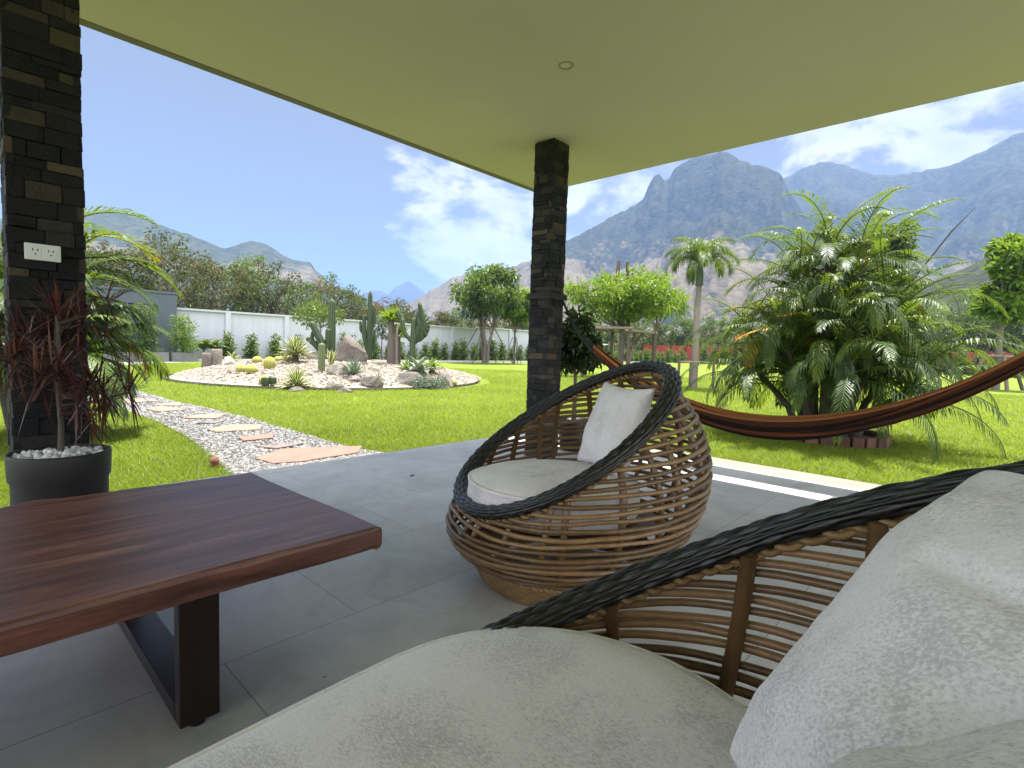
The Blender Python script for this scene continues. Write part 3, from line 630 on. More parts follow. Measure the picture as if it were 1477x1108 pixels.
# ------------------------------------------------------------------ rattan seats
def basket(root, rx_len, rr, zc, k, rb, rm, z0=0.115, shrink=0.10, el=0.985, nslat=13, npost=15, seed=1, deep=1.0, pitch=0.030, thick=0.0092, pthick=1.2, belly=0.0):
    """round or stadium-shaped rattan basket, its back towards local -Y; rx_len = straight length between the two end caps"""
    rs = random.Random(seed)
    half = math.pi*rr; tot = 2*half + 2*rx_len
    def plan(u):
        s = (u % 1.0)*tot                       # starts at the middle of the front, goes towards +X
        h = rx_len/2
        if s < h: return s, math.pi/2
        s -= h
        if s < half: return h, math.pi/2 - s/rr
        s -= half
        if s < 2*h: return h - s, -math.pi/2
        s -= 2*h
        if s < half: return -h, -math.pi/2 - s/rr
        return -h + (s-half), math.pi/2
    def rimz(th):
        s_ = math.sin(th)
        return zc - k*s_ if s_ > 0 or deep == 1.0 else zc + k*(1-(1+s_)**1.5)
    def pt(u, t, dr=0.0, tilt=True):
        cx, th = plan(u); s_ = math.sin(th); rr_x = rr*(1 + shrink*s_); rr_y = rr*el*(deep if s_ < 0 else 1.0)
        top = rimz(th); z = z0 + (top-0.02-z0)*t
        def R_(b, g=1.0): return (1-t)**2*rb*g + 2*t*(1-t)*rm*g*(1+belly*max(0, 0.25-s_)/1.25) + t*t*b
        return np.array([cx + (R_(rr_x)+dr)*math.cos(th), (R_(rr_y, deep if s_ < 0 else 1.0)+dr)*s_, z])
    N = 160 + int(60*rx_len/rr)
    us = np.linspace(0, 1, N, endpoint=False)
    # slats: full rings, and between them shorter ones that die out towards the low front
    m = MB()
    def wav(u, ph): return 0.0025*math.sin(2*math.pi*npost*u + ph)
    i = 0
    while True:
        def zz(u): return z0 + (i+0.55)*pitch*(1 - 0.13*math.sin(plan(u)[1])) + 0.0035*math.sin(2*math.pi*u*5+i*2.1)
        ok = np.array([zz(u) < rimz(plan(u)[1]) - 0.022 for u in us])
        if not ok.any(): break
        wob = rs.uniform(0.88, 1.12)*thick; ph = math.pi*(i % 2)
        def sp(u):
            top = rimz(plan(u)[1]); return pt(u, (zz(u)-z0)/(top-0.02-z0), 0.006 + wav(u, ph))
        if ok.all(): tube(m, np.array([sp(u) for u in us]), wob, 8, shade=rs.uniform(0.05, 0.95), closed=True)
        else:
            ul = us[ok]
            if len(ul) > 6: tube(m, np.array([sp(u) for u in ul]), wob, 8, shade=rs.uniform(0.05, 0.95))
        i += 1
    m.build('rattan_slats', M['cane'], root, True)
    for p in range(npost):
        u = (p+0.5)/npost + rs.uniform(-0.006, 0.006)
        for du, dr, rad in ((0, -0.010, 0.012),) if p % 2 else ((-0.010, -0.010, 0.0115), (0.013, -0.012, 0.0105)):
            ln_ = rs.uniform(-0.010, 0.010); P = np.array([pt(u+du+ln_*(t-0.5), t, dr) for t in np.linspace(-0.02, 1.0, 14)])
            m = MB(); tube(m, P, rad*pthick, 8, shade=rs.uniform(0.0, 0.5)); m.build('post', M['cane'], root, True)
    # inner floor of the seat
    m = MB(); ring = [pt(u, 0.0, -0.02) for u in us[::3]]; n = len(ring); zf = 0.30
    V = [[q[0]*1.03, q[1]*1.03, zf-0.01] for q in ring] + [[q[0]*1.03, q[1]*1.03, zf+0.012] for q in ring] + [[0, 0, zf+0.012]]
    i = np.arange(n); j = (i+1) % n
    m.mixed(V, np.stack([i, j, j+n, i+n], 1), np.stack([i+n, j+n, np.full(n, 2*n)], 1), 0.2); m.build('seat_deck', M['cane'], root)
    # woven skirt: slanting golden strands over a drum
    m = MB(); rows = 7; cols = int(120*(1+rx_len)); V = []; S = []
    for r_ in range(rows):
        f = r_/(rows-1); z = 0.006 + f*(z0+0.004)
        for c_ in range(cols):
            u = c_/cols; b = 0.0045*math.cos(2*math.pi*(c_*0.25 + r_*0.34)); q = pt(u, 0.0, 0.004 + b - 0.055*(1-f)**1.5)
            V.append((q[0], q[1], z)); S.append(0.5 + 0.45*math.cos(2*math.pi*(c_*0.25 + r_*0.34)))
    i = np.arange(rows-1)[:, None]*cols; j = np.arange(cols)[None]
    m.add(V, np.stack([i+j, i+(j+1) % cols, i+cols+(j+1) % cols, i+cols+j], -1).reshape(-1, 4), S); m.build('woven_skirt', M['cane_gold'], root, True)
    # twisted braids at the skirt and under the rim
    def braid(name, t, dr, amp, rad, turns, mat, dz=0.0):
        m = MB(); NN = N*4; uu = np.linspace(0, 1, NN, endpoint=False)
        for s_ in range(2):
            P = []
            for u in uu:
                q = pt(u, t, dr + amp*math.cos(2*math.pi*turns*u + s_*math.pi)); q[2] += dz + amp*math.sin(2*math.pi*turns*u + s_*math.pi); P.append(q)
            tube(m, np.array(P), rad, 6, shade=0.35+0.3*s_, closed=True)
        m.build(name, mat, root, True)
    nt_ = int(round(tot/0.055))
    braid('skirt_braid', 0.0, 0.012, 0.006, 0.007, nt_, M['cane_gold'])
    braid('rim_braid', 1.0, 0.0, 0.0085, 0.0085, nt_, M['cane_gold'], -0.008)
    # black woven rim: strands passing over and under along a flattened tube
    m = MB(); NL = int(tot/0.0075); ns = 13; per = 6; sides = ns*per; V = []; S = []
    ul = np.linspace(0, 1, NL, endpoint=False); Pc = np.array([pt(u, 1.0) + [0, 0, 0.028] for u in ul])
    Tn = np.roll(Pc, -1, 0) - np.roll(Pc, 1, 0); Tn /= np.linalg.norm(Tn, axis=1)[:, None]
    for q, tn, u in zip(Pc, Tn, ul):
        cx, th = plan(u); outw = np.array([math.cos(th), math.sin(th), 0.0]); outw -= tn*(outw @ tn); outw /= np.linalg.norm(outw)
        upv = np.cross(outw, tn); upv *= np.sign(upv[2]); ln = u*tot
        for a in range(sides):
            ph = 2*math.pi*a/sides; st = a//per; fr = (a % per+0.5)/per-0.5
            rel = 0.0052*math.cos(math.pi*fr) + 0.0022*math.sin(2*math.pi*ln/0.060 + (st % 2)*math.pi + st*0.25)
            V.append(q + outw*(0.034+rel)*math.cos(ph) + upv*(0.023+rel)*math.sin(ph)); S.append(max(0, (math.cos(math.pi*fr)*1.5-0.55))*(0.65+0.35*math.sin(2*math.pi*ln/0.060 + (st % 2)*math.pi + st*0.25)))  # shade in the valleys between strands is put into the colour
    i = np.arange(NL)[:, None]*sides; i2 = ((np.arange(NL)+1) % NL)[:, None]*sides; j = np.arange(sides)[None]
    m.add(V, np.stack([i+j, i2+j, i2+(j+1) % sides, i+(j+1) % sides], -1).reshape(-1, 4)[:, ::-1], S); m.build('woven_rim', M['wicker'], root, True)
    return pt

def seat_cushion(root, cx, cy, half, r, z0, z1, seed=0):
    """flat stadium cushion with puffed top and boxed side"""
    m = MB(); n = 120; V = []; peri = []
    tot = 2*math.pi*r + 4*half
    for i in range(n):
        s = i/n*tot
        if s < math.pi*r: a = -math.pi/2 + s/r; peri.append((half, math.cos(a), math.sin(a)))
        elif s < math.pi*r+2*half: peri.append((half-(s-math.pi*r), 0, 1.0))
        elif s < 2*math.pi*r+2*half: a = math.pi/2+(s-math.pi*r-2*half)/r; peri.append((-half, math.cos(a), math.sin(a)))
        else: peri.append((-half+(s-2*math.pi*r-2*half), 0, -1.0))
    h = z1-z0
    prof = [(0.0, 1.0), (0.35, 1.0), (0.7, 0.97), (0.88, 0.93), (0.95, 0.885), (0.975, 0.85), (0.985, 0.86), (1.0, 0.85), (1.005, 0.82), (0.992, 0.79), (1.005, 0.6), (1.012, 0.4), (1.0, 0.2), (0.985, 0.1), (0.93, 0.03), (0.0, 0.0)]
    for f, zz in prof:
        for i, (ox, dx, dy) in enumerate(peri):
            w = mnoise.noise((ox*3+dx*2.2, dy*2.2, zz*3+seed))*0.006
            pl = 0.005*math.sin(i*2.1+math.sin(i*0.7)*2)*(1 if 0.1 < zz < 0.8 else 0)
            ff = f*r + (w+pl if f > 0.9 else 0)
            V.append((cx+ox*min(1, f*1.4)+dx*ff, cy+dy*ff, z0 + zz*h + w*0.8))
    k = len(prof); i = np.arange(k-1)[:, None]*n; j = np.arange(n)[None]
    m.add(V, np.stack([i+j, i+n+j, i+n+(j+1) % n, i+(j+1) % n], -1).reshape(-1, 4)); return m.build('seat_cushion', M['fabric'], root, True)

def pillow(name, A, B, W, thick, label, wrinkle=0.012, seed=0, group=None, pinch=0.10, creases=(), full=0.42):
    """square pillow: one edge from A to B, W = vector across"""
    A, B, W = map(lambda v: np.array(v, float), (A, B, W)); e = B-A; nrm = np.cross(e, W); nrm /= np.linalg.norm(nrm)
    ctr = A + e/2 + W/2; n = 44; V = []; S = []
    t = np.linspace(-1, 1, n+1)
    for side in (1, -1):
        for b in t:
            for a in t:
                ed = (1-a*a)*(1-b*b); q = max(0.0, ed)**full
                pa = a*(1 - pinch*(1-b*b)*abs(a)); pb = b*(1 - pinch*(1-a*a)*abs(b))
                p = ctr + e/2*pa + W/2*pb
                rad = math.hypot(1-abs(a), 1-abs(b)); ang = math.atan2(1-abs(b)+1e-6, 1-abs(a)+1e-6)
                fold = math.sin(ang*9+seed+np.sign(a)*1.3)*math.exp(-rad*3.2)*min(1, rad*5)
                fold += 0.8*math.sin(6*a+4*b+3*mnoise.noise((a*2, b*2, seed)))*math.exp(-((abs(b)-0.8)**2+(abs(a)-0.75)**2)*4)
                wv = wrinkle*(fold + 1.1*mnoise.fractal((a*1.7, b*1.7, seed+side*3), 1, 2, 3))*min(1, ed*6)
                for a0, b0, a1, b1, cw, cd in creases:
                    ta = np.clip(((a-a0)*(a1-a0)+(b-b0)*(b1-b0))/((a1-a0)**2+(b1-b0)**2), 0, 1)
                    dd = math.hypot(a-a0-ta*(a1-a0), b-b0-ta*(b1-b0)); wd = cw*(0.5+ta)
                    wv -= cd*math.exp(-(dd/wd)**2)*(0.3+0.7*ta)*min(1, ed*8) + 0.25*cd*math.exp(-((dd-2.2*wd)/wd)**2)*ta*min(1, ed*8)
                V.append(p + nrm*side*(thick/2*q + wv)); S.append(0.5)
    N1 = (n+1)**2; i = np.arange(n)[:, None]*(n+1)+np.arange(n)[None]; f = np.stack([i, i+1, i+n+2, i+n+1], -1).reshape(-1, 4)
    m = MB(); m.add(V, np.concatenate([f, f[:, ::-1]+N1])); o = m.build(name, M['fabric'], None, True)
    md = o.modifiers.new('weld', 'WELD'); md.merge_threshold = 0.0008
    return tag(o, label, 'pillow', group)

ACX, ACY, APHI = 1.945, 1.452, R(-25.6)
chair = empty('rattan_armchair', (ACX, ACY, 0), 'round brown rattan tub armchair with black woven rim, beyond the wooden table', 'armchair', rz=APHI+R(90))
basket(chair, 0.0, 0.478, 0.668, 0.308, 0.425, 0.605, nslat=9, npost=15, seed=4, belly=0.42)
seat_cushion(chair, -0.01, 0.065, 0.0, 0.385, 0.315, 0.49, 2)
sofa = empty('rattan_sofa', (-0.05, 0.297, 0), 'large rattan sofa with grey cushions in the foreground, its black rim crossing the picture', 'sofa')
basket(sofa, 1.5, 0.430, 0.700, 0.272, 0.38, 0.545, nslat=9, npost=24, seed=9, shrink=-0.02, el=1.03, deep=1.55, pitch=0.031, thick=0.0100, pthick=1.45)
seat_cushion(sofa, 0.03, 0.128, 0.58, 0.375, 0.315, 0.49, 5)
b_, a_ = np.array([math.cos(APHI), math.sin(APHI), 0]), np.array([-math.sin(APHI), math.cos(APHI), 0])
A = np.array([ACX, ACY, 0.485]) + b_*0.175 + a_*0.205
pillow('pillow', A, A + b_*0.15 + [0, 0, 0.41], -a_*0.42, 0.15, 'grey square pillow leaning on the back of the round armchair', 0.008, 1, 'grey pillows on the rattan seats')
pillow('pillow', (0.935, -0.005, 0.905), (0.705, 0.225, 0.505), (-0.345, -0.363, 0.0), 0.27, 'big creased grey pillow leaning in the right end of the sofa', 0.009, 3, 'grey pillows on the rattan seats', 0.03, full=0.33, creases=((-0.30, -0.45, -0.38, 0.95, 0.085, 0.034), (-0.68, -0.30, -0.55, 0.9, 0.07, 0.026), (0.1, 0.0, -0.15, 0.9, 0.09, 0.016)))
pillow('pillow', (0.478, -0.055, 0.836), (0.50, 0.23, 0.49), (-0.47, 0.0, 0.0), 0.14, 'pale pillow at the bottom right corner, nearest of the sofa pillows', 0.008, 6, 'grey pillows on the rattan seats')

# ------------------------------------------------------------------ wooden table
def table():
    root = empty('coffee_table', (0.1, 1.98, 0), 'long dark red hardwood coffee table with live edge slab top and framed legs', 'table')
    def edge(x, y0, amp, sd): return y0 + amp*mnoise.fractal((x*1.7, sd, 0), 1, 2, 4)
    xs = np.linspace(-0.98, 0.865, 70); near = [(x, edge(x, -0.518, 0.007, 1)) for x in xs]; far = [(x, edge(x, 0.492, 0.030, 5)) for x in np.linspace(0.836, -0.98, 70)]
    # a knot bulges out of the far edge
    far = [(x, y+0.045*math.exp(-((x-0.10)/0.07)**2) - 0.02*math.exp(-((x+0.25)/0.2)**2)) for x, y in far]
    poly = near + [(0.862, -0.30), (0.845, 0.0), (0.835, 0.3)] + far
    poly = np.array(poly); n = len(poly); nxt = np.roll(poly, -1, 0) - np.roll(poly, 1, 0); nrm = np.c_[nxt[:, 1], -nxt[:, 0]]; nrm /= np.linalg.norm(nrm, axis=1)[:, None]
    m = MB(); V = []
    for ins, z in ((0.016, 0.374), (0.005, 0.381), (0.0, 0.392), (0.0, 0.436), (0.004, 0.446), (0.012, 0.4495)):
        p = poly - nrm*ins; V += [(*q, z) for q in p]
    i = np.arange(5)[:, None]*n; j = np.arange(n)[None]
    m.add(V, np.stack([i+j, i+(j+1) % n, i+n+(j+1) % n, i+n+j], -1).reshape(-1, 4))
    o = m.build('tabletop', M['wood'], root, False)
    import bmesh
    bm = bmesh.new(); bm.from_mesh(o.data); bm.verts.ensure_lookup_table()
    bm.faces.new([bm.verts[5*n+k] for k in range(n)]); bm.faces.new([bm.verts[n-1-k] for k in range(n)]); bm.to_mesh(o.data); bm.free()
    for lx in (0.34, -0.62):
        t = 0.045; w = 0.098; y0, y1 = -0.465, 0.40
        # U frame: two posts leaning in slightly and a bottom rail
        m = MB()
        def bar(pa, pb, th):
            pa, pb = np.array(pa), np.array(pb); L_ = np.linalg.norm(pb-pa); ang = math.atan2(pb[2]-pa[2], pb[1]-pa[1])
            box(m, (pa+pb)/2, (w, L_, th), rot=Matrix.Rotation(ang, 3, 'X'))
        bar((lx, y0+0.022, 0.018), (lx, y0+0.022, 0.374), t); bar((lx, y1+0.03, 0.018), (lx, y1-0.02, 0.374), t); bar((lx, y0+0.046, 0.040), (lx, y1+0.0, 0.040), t-0.001)
        leg = bevel(m.build('leg', M['legwood'], root), 0.004)
        for y in (y0+0.03, y1):
            m = MB(); lathe(m, [(0.0, 0.0), (0.020, 0.0), (0.020, 0.0175)], 16, (lx, y, 0.0005)); m.build('foot_pad', M['black'], leg)
table()

# ------------------------------------------------------------------ potted red dracaena
def dracaena():
    x, y = 0.315, 2.87
    root = empty('flower_pot', (x, y, 0), 'tall charcoal pot filled with white pebbles, in front of the stone column', 'pot')
    m = MB(); lathe(m, [(0.0, 0.001), (0.140, 0.001), (0.147, 0.02), (0.158, 0.30), (0.160, 0.44), (0.168, 0.452), (0.172, 0.55), (0.170, 0.558), (0.160, 0.558), (0.157, 0.54), (0.157, 0.50), (0.0, 0.50)], 48)
    m.build('pot_body', M['pot'], root, True)
    n = 420; r = 0.148*np.sqrt(RNG.uniform(0, 1, n)); th = RNG.uniform(0, 6.28, n)
    P = np.c_[r*np.cos(th), r*np.sin(th), 0.525+RNG.uniform(-0.012, 0.022, n)+0.012*(1-r/0.15)]
    m = MB(); V, F, S = pebble_cloud(P, RNG.uniform(0.009, 0.017, n), RNG.uniform(0.45, 1, n)); m.add(V, F, S)
    o = m.build('white_pebbles', M['whitepebble'], None, True); o.location = (x, y, 0); tag(o, 'white pebbles heaped in the charcoal pot', 'pebbles', kind='stuff')
    p = empty('dracaena', (x, y, 0.53), 'red leaved dracaena with thin bare trunk growing in the charcoal pot', 'plant')
    m = MB(); P0 = np.array([[0, 0, -0.03], [0.004, 0, 0.15], [-0.004, 0.004, 0.32], [0.002, 0, 0.46], [0.0, 0.0, 0.60]])
    tube(m, P0, [0.012, 0.010, 0.009, 0.008, 0.006], 8, 0.45)
    tips = [(P0[-1], (0, 0, 1))]
    for k in range(25):
        a = k*2.399+0.4; h = 0.17+0.40*((k*0.618) % 1); e = random.uniform(0.07, 0.27)
        st = np.array([0, 0, h]); en = st + [e*math.cos(a), e*math.sin(a), random.uniform(-0.02, 0.10)]
        tube(m, [st, (st+en)/2+[0, 0, -0.012], en], [0.006, 0.005, 0.004], 6, 0.3); tips.append((en, (math.cos(a)*0.8, math.sin(a)*0.8, 0.5)))
    m.build('trunk', M['bark'], p, True)
    m = MB()
    for c_, d_ in tips:
        n = 32; D = RNG.normal(size=(n, 3)); D /= np.linalg.norm(D, axis=1)[:, None]; D = D*0.9 + np.array(d_)*0.42; D /= np.linalg.norm(D, axis=1)[:, None]
        L_ = RNG.uniform(0.12, 0.25, n); w = 0.0075; sdv = np.cross(D, [0, 0, 1.0]); sdv /= np.linalg.norm(sdv, axis=1)[:, None]+1e-6
        B = np.tile(c_, (n, 1)) + RNG.normal(size=(n, 3))*0.008
        m1 = B + D*L_[:, None]*0.5; tp = B + D*L_[:, None] + np.c_[np.zeros((n, 2)), -L_*RNG.uniform(-0.05, 0.28, n)]
        V = np.stack([B-sdv*w*0.3, B+sdv*w*0.3, m1-sdv*w*0.5, m1+sdv*w*0.5, tp], 1).reshape(-1, 3); kk = np.arange(n)[:, None]*5
        m.mixed(V, kk+[[0, 1, 3, 2]], kk+[[2, 3, 4]], np.repeat(RNG.uniform(0, 1, n), 5))
    m.build('foliage', M['red'], p)
dracaena()

# ------------------------------------------------------------------ hammock
def hammock():
    root = empty('hammock', (4.0, 1.1, 0.52), 'striped orange and brown cloth hammock slung between stone columns', 'hammock')
    off = np.array([4.0, 1.1, 0.52])
    ys = np.array([3.19, 2.6, 1.81, 1.42, 0.91, 0.5, 0.18, -0.08, -0.75, -1.27]); zs = np.array([1.47, 0.93, 0.64, 0.555, 0.545, 0.67, 0.86, 1.08, 1.62, 1.70])
    kk = np.polyfit(ys[:8], zs[:8], 3)
    y0, y1 = 2.70, -0.62
    ny, nv = 90, 90; V = []; U = []
    for i in range(ny+1):
        f = i/ny; y = y0 + (y1-y0)*f; zc = np.polyval(kk, y) + 0.02
        w = math.sin(math.pi*min(1, max(0, f*0.94+0.03)))**0.55
        for j in range(nv+1):
            v = j/nv*2-1
            half = 0.030 + 0.10*w; dep = 0.045 + 0.036*w
            xx = half*v*(1-0.25*abs(v)) ; zz = dep*(v*v)*1.35 - dep*0.7
            fold = 0.020*w*math.sin(v*13 + 1.3*math.sin(f*5)) + 0.012*w*math.sin(v*23+f*6) + 0.014*(1-w)*math.sin(v*16)
            xx += 0.014*w*math.cos(v*13+f*3) + 0.010*math.sin(f*9+v*4)
            V.append((4.0+xx - off[0], y - off[1], zc+zz+fold - off[2])); U.append(j/nv)
    i = np.arange(ny)[:, None]*(nv+1)+np.arange(nv)[None]
    m = MB(); m.add(V, np.stack([i, i+1, i+nv+2, i+nv+1], -1).reshape(-1, 4), 0.5, U); o = m.build('cloth', M['hammock'], root, True)
    md = o.modifiers.new('thick', 'SOLIDIFY'); md.thickness = 0.004
    m = MB(); tube(m, np.array([(4.0, y0+0.01, np.polyval(kk, y0)), (4.02, 2.92, 1.22), (4.045, 3.125, 1.52)])-off, [0.028, 0.013, 0.011], 8); m.build('rope', M['black'], root, True); m = MB()
    tube(m, np.array([(4.0, y1-0.01, np.polyval(kk, y1)), (3.99, -0.9, 1.50), (3.98, -1.22, 1.66)])-off, [0.03, 0.016, 0.013], 8); m.build('rope', M['black'], root, True)
    for cy_, zz in ((3.265, 1.555), (-1.35, 1.67)):
        m = MB(); h = 0.135; q = []
        for a, b in ((-h, -h), (h, -h), (h, h), (-h, h)): q.append((3.975+a-off[0], cy_+b-off[1]))
        for k in range(4):
            (ax, ay), (bx, by) = q[k], q[(k+1) % 4]; cx, cyy = (ax+bx)/2, (ay+by)/2; L_ = math.hypot(bx-ax, by-ay)
            box(m, (cx, cyy, zz-off[2]), (L_+0.006 if k % 2 == 0 else 0.006, 0.006 if k % 2 == 0 else L_-0.007, 0.055))
        m.build('column_strap', M['black'], root)
hammock()

# ------------------------------------------------------------------ plants
def frond(mb, base, az, el0, L_, droop, nl, ll, w, shade, side=0.0, rad=0.012, vee=0.45, hang=1.0):
    """arching pinnate palm frond; returns nothing, adds rachis and leaflets"""
    ns = 26; s = np.linspace(0, 1, ns); el = el0 - droop*s**1.4; azs = az + side*s**2
    d = np.stack([np.cos(el)*np.cos(azs), np.cos(el)*np.sin(azs), np.sin(el)], 1)
    P = np.array(base) + np.concatenate([[np.zeros(3)], np.cumsum((d[1:]+d[:-1])/2*(L_/(ns-1)), 0)])
    tube(mb, P, np.linspace(rad, 0.003, ns), 5, shade=np.full(ns, min(0.85, shade+0.15)), caps=False)
    t = np.linspace(0.16, 0.99, nl); idx = t*(ns-1); lo = np.floor(idx).astype(int).clip(0, ns-2); fr = (idx-lo)[:, None]
    B = P[lo]*(1-fr)+P[lo+1]*fr; T = d[lo]*(1-fr)+d[lo+1]*fr; T /= np.linalg.norm(T, axis=1)[:, None]
    up = np.array([0, 0, 1.0]); Sd = np.cross(T, up); Sd /= np.linalg.norm(Sd, axis=1)[:, None]+1e-6; Nn = np.cross(Sd, T)
    env = np.sin(np.pi*(0.10+0.86*t))**0.6
    for sg in (-1, 1):
        ang = np.radians(62-34*t)[:, None] + RNG.normal(size=(nl, 1))*0.07
        dv = T*np.cos(ang) + sg*Sd*np.sin(ang)*math.cos(vee) + Nn*np.sin(ang)*math.sin(vee)
        dv /= np.linalg.norm(dv, axis=1)[:, None]; ln = (ll*env*RNG.uniform(0.85, 1.1, nl))[:, None]
        wd = np.cross(dv, Nn); wd /= np.linalg.norm(wd, axis=1)[:, None]+1e-6
        mid = B + dv*ln*0.5 - up*ln*0.04*hang; tip = B + dv*ln*(1-0.10*hang) - up*ln*RNG.uniform(0.15, 0.38, (nl, 1))*hang
        V = np.stack([B-wd*w*0.25, B+wd*w*0.25, mid-wd*w*0.5, mid+wd*w*0.5, tip], 1).reshape(-1, 3); k = np.arange(nl)[:, None]*5
        sh = np.clip(shade + RNG.normal(size=nl)*0.07 + 0.10*(t > 0.9), 0, 1)
        mb.mixed(V, k+[[0, 1, 3, 2]], k+[[2, 3, 4]], np.repeat(sh, 5))

def areca(name, loc, label, nf, L_, base, top, hmin, hmax, seed, stems=9, nl=34, lw=0.022, llf=0.24, elr=80, yellow=0.06, lowcut=1.0):
    """clump of leaning stems, each ending in a tuft of arching fronds"""
    global RNG
    RNG = np.random.default_rng(seed); rs = random.Random(seed)
    root = empty(name, loc, label, 'palm')
    tr, cr = MB(), MB(); m_ = nf//stems
    for k in range(stems):
        a = k*2.39996+0.5; rf = math.sqrt((k+0.5)/stems); h = (hmax - (hmax-hmin)*rf**1.6)*rs.uniform(0.9, 1.08)
        bx, by = base*rf*math.cos(a), base*rf*math.sin(a); tx, ty = top*rf*math.cos(a), top*rf*math.sin(a)
        tube(tr, [(bx, by, -0.02), (bx*1.1+tx*0.15, by*1.1+ty*0.15, h*0.45), (tx, ty, h)], [0.055, 0.045, 0.03], 9, rs.uniform(0.1, 0.5))
        for q in range(m_):
            az = a + q*2.399 + rs.uniform(-0.3, 0.3); lvl = (q+0.5)/m_; outw = math.cos(az-a)*rf
            el = R(84-elr*lvl+rs.uniform(-8, 8)); hh = h*(1.0-0.22*lvl)
            sh = rs.choice([0.10, 0.2, 0.3, 0.4, 0.5, 0.62])
            if rs.random() < yellow: sh = rs.choice([0.80, 0.86, 0.95])
            frond(cr, (tx*(1-0.1*lvl), ty*(1-0.1*lvl), hh), az, el, L_*rs.uniform(0.75, 1.12)*(0.85+0.15*outw), R(rs.uniform(72, 118)), nl, llf*rs.uniform(0.85, 1.15), lw, sh, rs.uniform(-0.5, 0.5), vee=0.5-0.75*lvl, hang=1.1+0.9*lvl, rad=0.010)
    tr.build('trunk', M['bark'], root, True); cr.build('crown', M['palm'], root)
    return root, cr

PALM = at(1190, 632, LAWN)
root, _ = areca('areca_palm', (PALM[0], PALM[1], LAWN), 'big bushy palm with many arching fronds in a brick ring, behind the hammock', 374, 1.40, 0.34, 1.0, 0.75, 2.70, 21, 22, nl=29, lw=0.0165)
m = MB()
for k, (az, el, sh, L_) in enumerate([(2.6, 0.5, 0.96, 1.7), (2.2, -0.1, 0.2, 1.5), (4.4, 0.1, 0.3, 1.0), (5.2, 0.0, 0.25, 1.1), (3.4, 0.05, 0.3, 1.2), (0.4, 0.15, 0.4, 1.2), (1.2, 0.2, 0.5, 1.2), (2.9, 0.75, 0.88, 1.6), (5.0, 0.35, 0.3, 1.3), (3.9, 0.4, 0.2, 1.2), (4.9, 0.9, 0.3, 1.9)]):
    frond(m, (0.1*math.cos(az), 0.1*math.sin(az), 0.75), az, el+0.5, L_, R(85), 40, 0.38, 0.028, sh)
m.build('lower_fronds', M['palm'], root)
m = MB(); tube(m, [(0.1, -0.5, 1.6), (0.35, -1.15, 2.75), (0.43, -1.35, 3.02)], [0.012, 0.010, 0.003], 6, 0.1); m.build('spear_leaf', M['bark'], root)
# ring of bricks round its foot
m = MB(); mm = 26
for k in range(mm):
    a = 2*math.pi*k/mm; box(m, (0.68*math.cos(a), 0.68*math.sin(a), 0.055), (0.11, 0.145, 0.13), rz=a+random.uniform(-0.05, 0.05), shade=random.random())
root = empty('brick_ring', (PALM[0], PALM[1], LAWN), 'low ring of dark red bricks round the foot of the big bushy palm', 'edging')
bevel(m.build('brick_course', M['brick'], root), 0.008, 1)
m = MB(); lathe(m, [(0, 0.09), (0.3, 0.075), (0.60, 0.05), (0.63, 0.0)], 40); m.build('soil', M['soil'], root, True)
areca('areca_palm', (0.62, 7.3, LAWN), 'bushy yellow green palm with drooping fronds half hidden by the left column', 96, 1.15, 0.25, 0.55, 0.9, 1.85, 5, 8, 24, 0.026, 0.32)
m = MB()
for k, (z, az, el, L_, dr_, sh) in enumerate([(1.75, -0.10, 0.55, 1.35, 88, 0.35), (1.30, -0.30, 0.50, 1.25, 115, 0.30), (1.0, 0.05, 0.45, 1.15, 105, 0.45), (2.0, -0.2, 0.95, 1.15, 80, 0.5), (1.5, -0.6, 0.6, 1.2, 100, 0.4), (0.8, -0.4, 0.5, 1.0, 95, 0.55), (1.9, 0.2, 0.75, 1.2, 85, 0.86)]):
    frond(m, (0.05, 0, z), az, el, L_, R(dr_), 27, 0.36, 0.036, sh, 0.1)
m.build('arching_fronds', M['palm'], [o for o in COL.objects if o.name.startswith('areca_palm')][-1])
areca('areca_palm', (10.2, -1.9, LAWN), 'palm at the right edge whose pale fronds reach into the picture', 60, 1.6, 0.3, 0.7, 1.3, 2.3, 8, 6, nl=29, lw=0.018)

def slender_palm():
    x, y = 16.45, 7.25
    root = empty('feather_palm', (x, y, LAWN), 'slender single trunked palm with drooping feathery crown, between staked tree and bushy palm', 'palm')
    m = MB(); tube(m, [(0, 0, 0), (0.02, 0, 1.2), (0.0, 0.02, 2.4), (0.03, 0, 3.35)], [0.125, 0.105, 0.095, 0.08], 14, np.array([0.6, 0.7, 0.75, 0.5])); m.build('trunk', M['bark'], root, True)
    m = MB(); tube(m, [(0.03, 0, 3.3), (0.03, 0, 3.7), (0.03, 0, 4.1)], [0.12, 0.11, 0.05], 12, 0.4); m.build('crownshaft', M['cactus'], root, True)
    m = MB(); rs = random.Random(3)
    for k in range(17):
        az = k*2.399; lv = k/16
        for tw in (0.0, 0.7):
            frond(m, (0.03, 0, 3.95), az, R(86-50*lv), 1.4, R(105+35*lv), 42, 0.46, 0.020, rs.choice([0.3, 0.45, 0.55, 0.62]), rad=0.016, vee=tw-0.1, hang=1.7)
    m.build('crown', M['palm'], root)
    m = MB()
    st = []
    for a in (0.6, 2.7, 4.8):
        px, py = 0.62*math.cos(a), 0.62*math.sin(a); tube(m, [(px, py, -0.02), (px*0.98, py*0.98, 0.95)], 0.045, 8, 0.3); st.append((px, py))
    for k in range(3): tube(m, [(*st[k], 0.85), (*st[(k+1) % 3], 0.85)], 0.03, 8, 0.8)
    s_ = empty('tree_stakes', (x, y, LAWN), 'three short stakes with crossbars round the slender feather palm', 'tree support', 'timber supports round the young trees'); m.build('stake_frame', M['pole'], s_, True)
